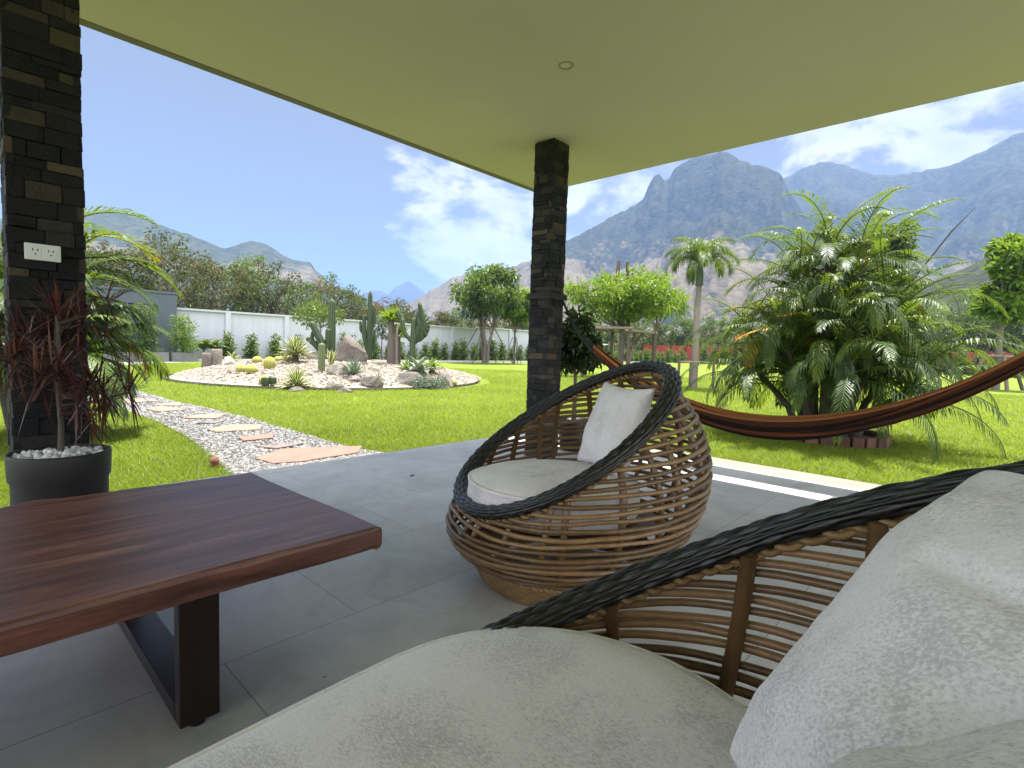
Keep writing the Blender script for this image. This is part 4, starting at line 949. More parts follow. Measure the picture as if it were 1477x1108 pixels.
slender_palm()

def crown_leaves(mb, clumps, per, leaf, wid, rad, droop=0.3, up=0.5, sh=(0.5, 0.22)):
    for c_, rr_, s0 in clumps:
        n = int(per*rr_**2/rad**2); v = RNG.normal(size=(n, 3)); v /= np.linalg.norm(v, axis=1)[:, None]
        P = np.array(c_) + v*rr_*(RNG.uniform(0, 1, n)**0.45)[:, None]*[1, 1, 0.75]
        D = v*0.7 + RNG.normal(size=(n, 3))*0.6 + [0, 0, -droop]
        nr = RNG.normal(size=(n, 3))*0.7 + [0, 0, up]
        leaves(mb, P, D, RNG.uniform(0.7, 1.25, n)*leaf, RNG.uniform(0.8, 1.2, n)*wid, np.clip(s0 + RNG.normal(size=n)*sh[1], 0, 1), nrm=nr)

def tree(name, loc, label, H, trunk_h, crown, nclump, per, leaf, wid, mat, seed, tr=0.1, multi=1, clump=0.28, group=None, spread=1.0, droop=0.3, s0=0.5, cat='tree', bare=0.0, ncap=None):
    """trunk and limbs reaching leaf clumps spread through an uneven crown; crown = (rx, ry, rz) half sizes"""
    global RNG
    RNG = np.random.default_rng(seed); rs = random.Random(seed)
    root = empty(name, loc, label, cat, group); t, f = MB(), MB()
    cz = H - crown[2]; cl = []
    for k in range(nclump):
        v = RNG.normal(size=3); v /= np.linalg.norm(v); q = RNG.uniform(0.25, 1)**0.45
        lump = 1 + 0.30*mnoise.noise((v[0]*1.6+seed, v[1]*1.6, v[2]*1.6))
        c_ = np.array([v[0]*crown[0], v[1]*crown[1], v[2]*crown[2]])*q*lump*0.85 + [0, 0, cz]
        cl.append((c_, clump*crown[0]*rs.uniform(0.6, 1.35), min(1, max(0, s0 + rs.uniform(-0.22, 0.22) + 0.12*v[2]))))
    crown_leaves(f, cl, per, leaf, wid, clump*crown[0], droop)
    for q in range(multi):
        a = q*2.1+seed; bx, by = (0.14*math.cos(a), 0.14*math.sin(a)) if multi > 1 else (0, 0); tx, ty = bx*spread*4, by*spread*4
        P = [(bx, by, -0.03), (bx*1.4+rs.uniform(-.05, .05)*H*0.3, by*1.4, trunk_h*0.5), (tx*0.6, ty*0.6, trunk_h), (tx+rs.uniform(-.2, .2), ty+rs.uniform(-.2, .2), cz)]
        tube(t, P, [tr*1.25, tr, tr*0.8, tr*0.4], 9, rs.uniform(0.2, 0.6))
        own = cl[q::multi]
        for c_, rr_, _ in own[:(ncap or 14)]:
            st = np.array(P[2])*(0.6) + np.array(P[3])*0.4 if rs.random() < 0.5 else np.array(P[2])
            mid = (st*0.55 + c_*0.45) + [0, 0, -0.06*H*rs.random()]
            tube(t, [st, mid, c_], [tr*0.45, tr*0.28, tr*0.08], 6, rs.uniform(0.2, 0.6), caps=False)
    t.build('trunk', M['bark'], root, True); f.build('crown', mat, root)
    return root

def stakes(loc, label, hgt, rtop, rbot, n=3, a0=0.4, ring=True, rad=0.035):
    root = empty('tree_stakes', loc, label, 'tree support', 'timber supports round the young trees'); m = MB(); tops = []
    for k in range(n):
        a = a0 + 2*math.pi*k/n; p0 = (rbot*math.cos(a), rbot*math.sin(a), -0.02); p1 = (rtop*math.cos(a), rtop*math.sin(a), hgt)
        tube(m, [p0, p1], rad, 8, random.uniform(0.1, 0.6)); tops.append(np.array(p1))
    if ring:
        for k in range(n):
            a, b = tops[k], tops[(k+1) % n]; e = (b-a)*0.12; tube(m, [a-e-[0, 0, 0.06], b+e-[0, 0, 0.06]], rad*0.85, 8, 0.75)
    m.build('stake_frame', M['pole'], root, True)

c = ar(700, 36.5, LAWN); T1 = c
tree('young_tree', c, 'tall multi stemmed young tree left of the dark column, propped by leaning stakes', 7.0, 2.4, (2.45, 2.45, 2.1), 66, 120, 0.34, 0.12, M['tree'], 12, 0.10, 3, 0.26, droop=0.6, s0=0.42, spread=1.5)
stakes(c, 'tall leaning stakes round the multi stemmed tree left of the dark column', 2.5, 0.6, 2.1, 4)
c = ar(742, 37.5, LAWN); tree('young_tree', c, 'smaller single stemmed tree between the tall young tree and the dark column', 5.8, 2.2, (1.5, 1.5, 1.55), 40, 95, 0.30, 0.12, M['bright'], 17, 0.085, 1, 0.30, droop=0.5, s0=0.4)
stakes(c, 'slim props round the smaller tree beside the dark column', 1.9, 0.15, 0.8, 3, rad=0.025, ring=False)
c = ar(893, 22.0, LAWN); T2 = c
tree('umbrella_tree', c, 'wide flat crowned bright green tree held in a square pole frame, right of the column', 4.35, 2.0, (2.35, 2.35, 0.95), 78, 130, 0.17, 0.085, M['bright'], 23, 0.11, 2, 0.22, droop=0.15, s0=0.40, spread=0.5)
m = MB(); hw = 1.0; root = empty('pole_frame', c, 'square frame of rough poles holding up the wide flat crowned tree', 'tree support')
for sx in (-1, 1):
    for sy in (-1, 1): m = MB(); tube(m, [(sx*hw*1.05, sy*hw*1.05, -0.02), (sx*hw, sy*hw, 2.0)], 0.07, 9, 0.2); m.build('post', M['pole'], root, True)
for a, b in (((-hw, -hw, 0.1), (hw*0.7, -hw*0.3, 1.9)), ((hw, hw, 0.1), (hw*0.2, -hw*0.9, 1.85))): m = MB(); tube(m, [a, b], 0.05, 8, 0.4); m.build('brace', M['pole'], root, True)
m = MB()
for k in range(4):
    a, b = [(-1.2, -1), (1.2, -1), (1.2, 1), (-1.2, 1)][k], [(1.2, -1), (1, 1.2), (-1.2, 1), (-1, -1.2)][k]
    tube(m, [(a[0]*hw, a[1]*hw, 1.93+0.03*k), (b[0]*hw, b[1]*hw, 1.93+0.03*k)], 0.055, 8, 0.85)
for k in range(3): tube(m, [(-1.1, -0.3+k*0.3, 2.06), (1.15, -0.35+k*0.3, 2.06)], 0.05, 8, 0.7)
m.build('crossbars', M['pole'], root, True)
for dx, dy in ((-0.16, 0.1), (0.16, -0.1)): m = MB(); tube(m, [(dx*2, dy*2, 1.9), (dx, dy, 4.75)], 0.075, 8, 0.35); m.build('tall_pole', M['pole'], root, True)
c = ar(1441, 31.0, LAWN); tree('young_tree', c, 'narrow light green young tree with layered crown at the right edge of the lawn', 7.0, 2.4, (0.92, 0.92, 2.2), 34, 90, 0.36, 0.17, M['bright'], 31, 0.13, 1, 0.36, droop=0.3, s0=0.25)
stakes(c, 'splayed stakes round the young tree at the right edge of the lawn', 1.5, 0.45, 0.95, 4, rad=0.07)
c = ar(1268, 34.0, LAWN); tree('leafy_tree', c, 'dark leafy tree whose pointed top shows above the big bushy palm', 9.3, 4, (1.25, 1.25, 3.4), 46, 80, 0.40, 0.16, M['tree'], 37, 0.15, 1, 0.36, s0=0.35)
c = ar(945, 27.0, LAWN); tree('feathery_tree', c, 'feathery yellow green young tree behind the umbrella tree and the feather palm', 5.3, 2.2, (1.4, 1.4, 1.3), 26, 90, 0.42, 0.05, M['bright'], 41, 0.07, 1, 0.4, droop=0.8, s0=0.75)
m = MB(); tube(m, [(0, 0, 0), (0, 0, 4.6)], [0.03, 0.012], 7, 0.2); root = empty('tall_stake', ar(946, 25.5, LAWN), 'thin bare upright stake above the umbrella tree', 'stake'); m.build('shaft', M['pole'], root, True)

# clipped ball shrub by the column
c = (4.50, 3.27, 0)
tree('ball_shrub', (c[0], c[1], 0.30), 'dark round topped potted shrub between the stone column and the armchair', 1.16, 0.5, (0.285, 0.285, 0.34), 46, 46, 0.085, 0.042, M['dark'], 51, 0.022, 1, 0.34, s0=0.45, cat='shrub')
root = empty('flower_pot', c, 'black pot of the round shrub standing at the patio corner', 'pot')
m = MB(); lathe(m, [(0, 0.001), (0.13, 0.001), (0.17, 0.30), (0.185, 0.33), (0.17, 0.335), (0.155, 0.30), (0, 0.30)], 36); m.build('pot_body', M['pot'], root, True)

# hedge shrubs along the wall, copies of four originals
def shrub_mesh(seed, h, w, leaf, wid, conic, mat, per):
    global RNG
    RNG = np.random.default_rng(seed); f = MB()
    for k in range(26):
        z = h*(0.10+0.85*(k/25)); r_ = w*(1.0-conic*(k/25)**1.3); a = k*2.4; q = random.random()**0.5
        crown_leaves(f, [((q*r_*0.7*math.cos(a), q*r_*0.7*math.sin(a), z), r_*0.55, 0.45+0.25*random.uniform(-1, 1))], per, leaf, wid, w*0.55, 0.0)
    for k in range(3): tube(f, [(0.03*k-0.03, 0, -0.02), (0.08*(k-1), 0.04, h*0.7)], [0.02, 0.012], 6, 0.1)
    return f
protos = []
def place(proto, loc, rz, sc, label, cat, group):
    o = proto.copy(); COL.objects.link(o); o.location = loc; o.rotation_euler = (0, 0, rz); o.scale = (sc, sc, sc*random.uniform(0.9, 1.15)); tag(o, label, cat, group); return o
HG = 'hedge shrubs in the row along the white wall'
for k in range(4):
    o = shrub_mesh(100+k, 1.45, 0.42, 0.17, 0.085, 0.55, M['tree'], 34).build('hedge_shrub', M['tree']); protos.append(o); tag(o, 'green shrub in the planted row along the foot of the white wall', 'shrub', HG)
x = 9.6; k = 0
while x < 62:
    if k < 4: o = protos[k]; o.location = (x, 28.35, LAWN); o.rotation_euler = (0, 0, k)
    else: place(protos[k % 4], (x, 28.35+random.uniform(-0.1, 0.1), LAWN), random.uniform(0, 6), random.uniform(0.8, 1.15), 'green shrub in the planted row along the foot of the white wall', 'shrub', HG)
    x += random.uniform(0.85, 1.1) if x > 15 else random.uniform(1.0, 1.5); k += 1
# hedge on the far right of the lawn
for k in range(38):
    place(protos[k % 4], (60.5+random.uniform(-.2, .2), 25.5-k*1.15, LAWN), random.uniform(0, 6), random.uniform(1.35, 1.75), 'green shrub of the tall hedge at the far right end of the lawn', 'shrub', 'hedge along the far right end of the lawn')

# concrete planters with bamboo like shrubs by the outbuilding
for k, (px, rng_, h, nm) in enumerate(((264, 28.6, 1.75, 'at the right corner of the grey outbuilding'), (212, 28.0, 2.1, 'under the vents of the grey outbuilding'), (178, 27.7, 1.7, 'left of the vents, behind the drooping palm frond'))):
    c = ar(px, rng_, LAWN)
    root = empty('planter_box', c, 'grey concrete planter box ' + nm, 'planter'); m = MB()
    w_ = 1.05 if k == 0 else 1.5
    box(m, (0, -0.27, 0.21), (w_, 0.05, 0.42)); box(m, (0, 0.27, 0.21), (w_, 0.05, 0.42)); box(m, (-w_/2+0.025, 0, 0.2095), (0.05, 0.489, 0.419)); box(m, (w_/2-0.025, 0, 0.2095), (0.05, 0.489, 0.419))
    m.build('planter_wall', M['planter'], root); m = MB(); box(m, (0, 0, 0.19), (w_-0.11, 0.48, 0.34)); m.build('soil', M['soil'], root)
    mt = M['bright'] if k == 0 else M['tree']; o = shrub_mesh(130+k, h, 0.62 if k == 0 else 0.5, 0.20, 0.05, 0.25, mt, 46).build('planter_shrub', mt); o.location = (c[0], c[1], LAWN+0.36)
    tag(o, ('bright green bamboo like shrub in the planter ' if k == 0 else 'dark green shrub in the planter ') + nm, 'shrub')
for k, (px, sd) in enumerate(((293, 2), (307, 3))):
    c = ar(px, 29.3, LAWN); root = empty('young_palm', c, 'small young palm against the white wall, ' + ('left' if k == 0 else 'right') + ' of the pair beside the bamboo planter', 'palm'); m, t = MB(), MB()
    tube(t, [(0, 0, 0), (0.02, 0, 0.55)], [0.05, 0.035], 8, 0.4)
    for q in range(14): frond(m, (0.02, 0, 0.5), q*2.399, R(78-40*q/13), 0.85, R(70), 18, 0.28, 0.05, random.choice([0.3, 0.45, 0.6]), rad=0.012)
    t.build('trunk', M['bark'], root, True); m.build('crown', M['palm'], root)

# trees beyond the wall
BG = 'dry season trees beyond the white wall'
kinds = [('dense olive green tree beyond the white wall', M['far'], 0.40, 0.8), ('dull brown leaved tree beyond the white wall', M['far'], 0.52, 0.5), ('tall thin crowned tree beyond the white wall', M['tree'], 0.40, 0.5), ('reddish flowering tree beyond the white wall', M['far'], 0.90, 0.5)]
spec = [(140, 60, 9.5, 0), (178, 48, 8.2, 0), (215, 56, 9.8, 0), (245, 47, 9.0, 0), (272, 52, 8.6, 1), (300, 60, 9.4, 3), (322, 50, 8.2, 1), (348, 56, 9.3, 2), (368, 62, 10.6, 2), (392, 54, 9.2, 0), (415, 66, 8.6, 1), (438, 58, 8.0, 2), (458, 64, 8.8, 1), (474, 70, 9.8, 2), (497, 60, 7.6, 0), (512, 66, 8.8, 2),
        (535, 58, 5.4, 1), (556, 62, 7.0, 3), (575, 60, 6.4, 0), (600, 56, 4.6, 0), (640, 62, 5.4, 0), (655, 70, 6.2, 2), (683, 64, 4.9, 0), (725, 60, 5.2, 1), (760, 66, 6.2, 0), (800, 62, 5.4, 0), (840, 64, 6.6, 2), (875, 76, 7.2, 0), (905, 70, 6.4, 2), (940, 78, 7.0, 0), (985, 74, 6.4, 0), (1030, 76, 7.2, 2), (1075, 80, 7.0, 0), (1120, 78, 8.2, 2), (1165, 76, 7.4, 0), (1215, 74, 8.4, 0), (1265, 76, 7.4, 2), (1310, 78, 8.6, 0), (1355, 74, 7.6, 0), (1398, 70, 9.4, 2), (1425, 66, 8.2, 0), (1462, 70, 10.2, 0), (1495, 66, 9.0, 2), (1540, 70, 9.5, 0), (60, 56, 9, 0), (15, 50, 8.4, 2), (-40, 56, 9, 0)]
for k, (px, rng_, H, kd) in enumerate(spec):
    lab, mt, s0, dens = kinds[kd]; far_right = px > 860
    if far_right: lab = {0: 'dense dark tree in the far belt behind the right of the lawn', 2: 'tall thin crowned tree in the far belt behind the right of the lawn'}[kd]; mt = M['tree']; s0 = 0.3
    w = H*(0.30 if kd == 2 else 0.36)
    o = tree('background_tree', ar(px, rng_, -0.1), lab, H, H*0.35, (w, w, H*0.36), int(50*dens+14), 34, 0.30, 0.15, mt, 200+k, 0.10+H*0.008, 1 if kd != 2 else 2, 0.20, BG if not far_right else 'far trees behind the right of the lawn', droop=0.2, s0=s0)
# low brush at the foot of those trees
def brush():
    global RNG
    RNG = np.random.default_rng(77); f = MB()
    for k in range(330):
        px = RNG.uniform(-60, 860); c = ar(px, RNG.uniform(40, 60), 0); 
        if c[1] < 31: c[1] = 31+RNG.uniform(0, 4)
        h = RNG.uniform(0.8, 2.9); crown_leaves(f, [((c[0], c[1], h*0.6), h*0.75, RNG.uniform(0.35, 0.75))], 60, 0.34, 0.18, 1.4, 0.0)
    for k in range(420):
        px = RNG.uniform(845, 1560); c = ar(px, RNG.uniform(67, 105), 0)
        if c[0] < 64.5: c[0] = 64.5 + RNG.uniform(0, 5)
        h = RNG.uniform(1.2, 4.2); crown_leaves(f, [((c[0], c[1], h*0.6), h*0.75, RNG.uniform(0.1, 0.5))], 60, 0.42, 0.22, 1.7, 0.0)
    o = f.build('brush', M['far']); tag(o, 'dry yellow green brush growing thickly behind the white wall and the red fence', 'brush', kind='stuff')
brush()

# ------------------------------------------------------------------ stepping stones
SLABS = [([(1.88, 4.88), (2.21, 5.15), (2.93, 4.82), (2.72, 4.56), (2.14, 4.52), (1.92, 4.60)], 0.75, 'large pink sandstone slab where the path meets the patio'),
 ([(2.10, 5.44), (2.54, 5.32), (2.22, 5.22)], 0.95, 'thin grey stepping slab just beyond the large pink one'),
 ([(2.15, 6.05), (2.55, 6.10), (2.43, 5.83), (2.12, 5.82)], 0.65, 'small salmon pink stepping slab, third along the gravel path from the patio'),
 ([(2.08, 6.85), (2.42, 6.98), (2.70, 6.80), (2.54, 6.47), (2.08, 6.56)], 0.15, 'broad tan stepping slab beyond the small salmon pink one'),
 ([(2.13, 7.40), (2.50, 7.46), (2.30, 7.24)], 1.0, 'narrow dark grey stepping slab in the middle of the path'),
 ([(2.12, 7.96), (2.55, 8.18), (2.70, 8.05), (2.44, 7.70)], 0.1, 'yellow tan stepping slab beyond the narrow dark grey one'),
 ([(1.98, 9.25), (2.25, 9.50), (2.42, 8.86), (2.04, 8.80)], 0.3, 'brownish stepping slab near the red potted plant leaves'),
 ([(2.2, 9.75), (2.62, 9.90), (2.5, 9.45), (2.25, 9.55)], 0.2, 'tan stepping slab on the right side of the path bend'),
 ([(1.85, 10.6), (2.3, 10.9), (2.4, 10.3), (1.95, 10.2)], 0.1, 'pale stepping slab half hidden by red leaves'),
 ([(1.75, 11.9), (2.25, 12.2), (2.3, 11.5), (1.85, 11.4)], 0.5, 'far orange stepping slab before the path curves away')]
for poly, sh, lab in SLABS:
    p = np.array(poly); c = p.mean(0); pts = []
    for a, b in zip(p, np.roll(p, -1, 0)):
        for t in np.linspace(0, 1, 7, endpoint=False): q = a+(b-a)*t; pts.append(q-c + 0.012*np.array([mnoise.noise((*(q*9), 1)), mnoise.noise((*(q*9), 4))]))
    m = MB(); prism(m, pts, -0.03, 0.028, sh); o = m.build('stepping_stone', M['flag']); o.location = (c[0], c[1], LAWN+0.008); bevel(o, 0.006, 2)
    o.rotation_euler = (random.uniform(-0.012, 0.012), random.uniform(-0.012, 0.012), 0); tag(o, lab, 'slab', 'stepping slabs on the gravel path')
c = at(313, 678, LAWN); m = MB(); lathe(m, [(0, 0.10), (0.030, 0.098), (0.036, 0.06), (0.034, 0.0)], 14); o = m.build('ground_lamp', M['terracotta'], None, True); o.location = (c[0], c[1]+0.06, LAWN); tag(o, 'small brown ground stub at the grass edge beside the gravel path', 'ground light')

for px, py, lab, ln in ((594, 687, 'small curled dry leaf lying on the patio near the path end', 0.055), (468, 978, 'tiny dark leaf scrap on the patio tile beside the sofa', 0.012), (665, 735, 'thin dry leaf on the patio left of the armchair', 0.03)):
    c = at(px, py, 0.0); m = MB(); q = []
    for k in range(7):
        f = k/6-0.5; w = 0.22*ln*(1-(2*f)**2)
        for sg in (-1, 0, 1): q.append((f*ln, sg*w + 0.25*ln*f*f, 0.003 + 0.10*ln*(abs(sg)*0.6 + 4*f*f*0.5)))
    i = np.arange(6)[:, None]*3 + np.arange(2)[None]; m.add(q, np.stack([i, i+1, i+4, i+3], -1).reshape(-1, 4), 0.5); o = m.build('fallen_leaf', M['soil']); o.location = c; o.rotation_euler = (0, 0, px); tag(o, lab, 'leaf')

# ------------------------------------------------------------------ cactus garden
def spot(px, rng_):
    c = ar(px, rng_); return np.array([c[0], c[1], mound(c[0], c[1])])
def rock(px, rng_, size, lab, seed, shade=0.5, sink=0.25, rz=0.0, tilt=0.0):
    import bmesh
    c = spot(px, rng_); bm = bmesh.new(); bmesh.ops.create_icosphere(bm, subdivisions=4, radius=0.5)
    V = []
    for v in bm.verts:
        p = v.co; n1 = mnoise.cell((p.x*2.6+seed, p.y*2.6, p.z*2.6)); q = Vector(p)
        for kx, ky, kz, d in ((0.8, 0.2, 0.5, 0.30), (-0.5, 0.7, 0.4, 0.29), (-0.3, -0.8, 0.5, 0.30), (0.1, -0.4, 0.9, 0.33), (0.6, -0.7, 0.1, 0.33), (-0.9, -0.1, 0.3, 0.31)):
            nn = Vector((kx+0.5*math.sin(seed*1.7+ky*9), ky+0.5*math.cos(seed*2.3+kx*7), kz)).normalized(); e = q.dot(nn)-d
            if e > 0: q -= nn*e*0.88
        q *= 1 + 0.10*mnoise.fractal((p.x*3+seed, p.y*3, p.z*3), 1, 2, 5) + 0.05*mnoise.noise((p.x*9+seed, p.y*9, p.z*16))
        V.append((q.x*size[0], q.y*size[1], q.z*size[2]))
    F = [[v.index for v in f.verts] for f in bm.faces]; bm.free(); V = np.array(V)
    m = MB(); m.add(V, F, np.clip(shade + np.array([0.28*mnoise.fractal((v[0]*3/size[0]+seed, v[1]*3, v[2]*5), 1, 2, 4) for v in V]), 0, 1))
    o = m.build('boulder' if max(size) > 0.6 else 'rock', M['rock'], None, False); o.location = (c[0], c[1], c[2]+size[2]*(0.5-sink)*0.8); o.rotation_euler = (tilt, 0, rz - R(45))
    o.data.polygons.foreach_set('use_smooth', [True]*len(o.data.polygons)); tag(o, lab, 'rock', 'rocks in the cactus bed'); return o
rock(503, 16.3, (1.12, 0.8, 1.05), 'tallest grey boulder, pointed, in the middle of the cactus bed', 3, 0.22, 0.18, 0.2, 0.15)
rock(490, 14.0, (0.62, 0.5, 0.46), 'rounded pale rock in front of the tallest boulder', 5, 0.65, 0.2)
rock(538, 13.1, (0.58, 0.42, 0.36), 'dark pitted rock right of centre near the front of the cactus bed', 8, 0.25, 0.2)
rock(484, 12.9, (0.50, 0.34, 0.20), 'flat long rock near the front of the bed, under the narrow blue agave', 11, 0.45, 0.25)
rock(513, 13.4, (0.44, 0.30, 0.19), 'flat rock touching the right end of the long flat rock', 12, 0.5, 0.25)
rock(498, 12.2, (0.44, 0.26, 0.18), 'low brown rock nearest to the bed edge in the middle', 14, 0.2, 0.3)
rock(428, 12.4, (0.40, 0.26, 0.16), 'dark reddish rock under the front variegated agave', 15, 0.2, 0.25)
rock(452, 17.0, (1.0, 0.6, 0.42), 'long pale rock behind the short ribbed cactus', 17, 0.6, 0.25)
rock(593, 13.6, (0.80, 0.5, 0.48), 'broad grey rock left of the bushy groundcover', 19, 0.5, 0.22)
rock(641, 13.8, (0.52, 0.45, 0.66), 'upright rock at the right of the bushy groundcover', 21, 0.5, 0.18)
rock(330, 17.0, (0.42, 0.34, 0.34), 'round white rock beside the two stone stumps', 23, 1.0, 0.2)
rock(443, 13.9, (0.30, 0.22, 0.14), 'small rock behind the front variegated agave', 25, 0.5, 0.25)
rock(238 + 70, 14.1, (0.10, 0.09, 0.09), 'small dark stone at the left front edge of the gravel bed', 27, 0.0, 0.2)
for k, (px, h, lab) in enumerate(((300, 0.42, 'shorter dark stone stump at the left end of the cactus bed'), (312, 0.50, 'taller grey stone stump at the left end of the cactus bed'))):
    c = spot(px, 17.7); m = MB(); lathe(m, [(0.0, h*0.97), (0.13, h), (0.155, h*0.9), (0.15, h*0.4), (0.17, -0.05)], 14, (0, 0, 0), 0.25+0.2*k, lambda th, k=k: 1+0.08*np.sin(3*th+k*2)); o = m.build('stone_stump', M['rock'], None, True); o.location = c; tag(o, lab, 'stump')

rr_ = random.Random(42)
for k in range(16):
    px = rr_.uniform(300, 650); rock(px, rr_.uniform(13.0, 17.5), (rr_.uniform(0.16, 0.34), rr_.uniform(0.14, 0.26), rr_.uniform(0.10, 0.20)), 'small tan stone lying loose on the gravel of the cactus bed', 50+k, rr_.uniform(0.2, 0.7), 0.3, rr_.uniform(0, 3))
def ribbed(mb, P, r, ribs=11, depth=0.16, shade=0.5):
    """ribbed cactus limb along P with radii r"""
    P = np.asarray(P, float); n0 = len(P); tt = np.linspace(0, n0-1, 24); P2 = np.stack([np.interp(tt, np.arange(n0), P[:, i]) for i in range(3)], 1)
    for _ in range(3): P2[1:-1] = (P2[:-2]+2*P2[1:-1]+P2[2:])/4
    r = np.interp(tt, np.arange(n0), r)*0.80; e = np.linspace(0, 1, 24); r = r*np.where(e > 0.93, np.sqrt(np.maximum(0, 1-((e-0.93)/0.07)**2))+0.02, 1)
    T, A, B = frames(P2); th = np.linspace(0, 2*np.pi, ribs*4, endpoint=False); mod = 1 - depth*(0.5-0.5*np.cos(ribs*th))
    V = P2[:, None] + (r[:, None]*mod[None])[..., None]*(np.cos(th)[None, :, None]*A[:, None]+np.sin(th)[None, :, None]*B[:, None]); s = len(th)
    i = np.arange(23)[:, None]*s; j = np.arange(s)[None]
    mb.add(V.reshape(-1, 3), np.stack([i+j, i+(j+1) % s, i+s+(j+1) % s, i+s+j], -1).reshape(-1, 4), np.tile(shade + 0.35*(np.cos(ribs*th) > 0.7), 24))
SIDE = np.array([math.cos(R(29.6)), -math.sin(R(29.6)), 0])           # along the bed, across the view from the patio
def cactus(name, px, rng_, limbs, lab, ribs=11, depth=0.16, shade=0.45, cat='cactus', grp='cacti in the gravel bed'):
    c = spot(px, rng_); root = empty(name, c, lab, cat, grp)
    for k, (pts, rad) in enumerate(limbs):
        m = MB(); ribbed(m, [SIDE*s + np.array([0, 0, z]) + np.array([SIDE[1], -SIDE[0], 0])*-f for s, z, f in pts], rad, ribs, depth, shade); m.build('stem' if k == 0 else 'arm', M['cactus'], root, True)
cactus('column_cactus', 478, 18.0, [([(0, -0.1, 0), (0, 1.0, 0), (0, 1.95, 0)], [0.16, 0.165, 0.13])], 'tallest single ribbed column cactus behind the big boulder', 10, 0.2, 0.4)
cactus('column_cactus', 464, 14.2, [([(0, -0.05, 0), (0, 0.4, 0), (0, 0.74, 0)], [0.105, 0.115, 0.10])], 'short pale green ribbed column cactus left of the big boulder', 12, 0.18, 0.75)
cactus('branching_cactus', 533, 17.2, [([(0, -0.05, 0), (0.0, 0.9, 0), (0.0, 2.2, 0)], [0.115, 0.12, 0.08]), ([(-0.06, 0.25, 0), (-0.16, 0.75, 0), (-0.18, 1.45, 0)], [0.07, 0.10, 0.07]), ([(-0.18, 0.8, 0.02), (-0.27, 0.95, 0.02), (-0.29, 1.25, 0.02)], [0.05, 0.06, 0.04]), ([(0.05, 0.95, 0), (0.13, 1.2, 0), (0.14, 1.75, 0)], [0.06, 0.07, 0.05]), ([(0.1, 0.3, 0.05), (0.14, 0.6, 0.05), (0.15, 1.0, 0.05)], [0.05, 0.06, 0.045])], 'tall dark column cactus with upright side arms right of the big boulder', 8, 0.22, 0.3)
cactus('branching_cactus', 466, 16.8, [([(0.10, -0.1, 0), (-0.05, 0.55, 0), (-0.35, 1.15, 0)], [0.13, 0.15, 0.12]), ([(0.05, 0.1, 0.1), (-0.2, 0.45, 0.1), (-0.48, 0.66, 0.1)], [0.09, 0.12, 0.09]), ([(0.12, 0.1, 0), (0.15, 0.6, 0), (0.14, 0.95, 0)], [0.11, 0.12, 0.10]), ([(-0.25, 0.45, 0.1), (-0.32, 0.62, 0.1), (-0.3, 0.85, 0.1)], [0.07, 0.08, 0.06])], 'thick dark green cactus leaning left beside the tallest column cactus', 7, 0.24, 0.25)
cactus('fan_cactus', 594, 16.0, [([(0, -0.05, 0), (0.02, 0.8, 0), (0.05, 1.5, 0)], [0.11, 0.10, 0.09]), ([(0.0, 0.75, 0), (-0.22, 1.0, 0), (-0.33, 1.45, 0)], [0.08, 0.09, 0.10]), ([(-0.32, 1.35, 0), (-0.40, 1.55, 0), (-0.42, 1.68, 0)], [0.08, 0.10, 0.07])], 'candelabra cactus with wide frilled fan crest at the right of the bed', 6, 0.3, 0.4)
def crest():
    c = spot(594, 16.0); root = [o for o in COL.objects if o.name.startswith('fan_cactus') and o.parent is None][-1]
    m = MB(); prof = [(0.02, 0.55), (0.12, 0.70), (0.30, 0.80), (0.45, 0.95), (0.52, 1.15), (0.53, 1.32), (0.46, 1.45), (0.40, 1.62), (0.30, 1.80), (0.22, 1.98), (0.17, 1.95), (0.14, 1.6), (0.08, 1.2), (0.03, 0.9)]
    p = np.array(prof); n = len(p); q = []
    for k in range(n):
        a, b = p[k], p[(k+1) % n]
        for t in np.linspace(0, 1, 8, endpoint=False): v = a+(b-a)*t; q.append(v + 0.018*math.sin(len(q)*1.9)*np.array([0.8, 0.5]))
    q = np.array(q); nq = len(q); cc = q.mean(0); rings = []
    for ins, d in ((0.0, 0.0), (0.12, 0.05), (0.4, 0.085), (0.75, 0.10)):
        for sg in (1, -1): rings.append((ins, d*sg))
    V = []
    for ins, d in [(0.75, -0.10), (0.4, -0.085), (0.12, -0.05), (0.0, 0.0), (0.12, 0.05), (0.4, 0.085), (0.75, 0.10)]:
        for k, v in enumerate(q):
            w = v + (cc-v)*ins; dd = d + 0.02*math.sin(k*0.9)*(1-ins); V.append(SIDE*w[0] + np.array([SIDE[1], -SIDE[0], 0])*dd + np.array([0, 0, w[1]]))
    i = np.arange(6)[:, None]*nq; j = np.arange(nq)[None]; m.add(V, np.stack([i+j, i+(j+1) % nq, i+nq+(j+1) % nq, i+nq+j], -1).reshape(-1, 4), np.tile(0.25+0.3*(np.sin(np.arange(nq)*0.9) > 0.3), 7))
    for r_ in (0, 6):
        ce = np.mean(V[r_*nq:(r_+1)*nq], 0); k = np.arange(nq); m.add(np.vstack([V[r_*nq:(r_+1)*nq], ce]), np.stack([k, (k+1) % nq, np.full(nq, nq)], 1), 0.3)
    m.build('fan_crest', M['cactus'], root, True)
crest()
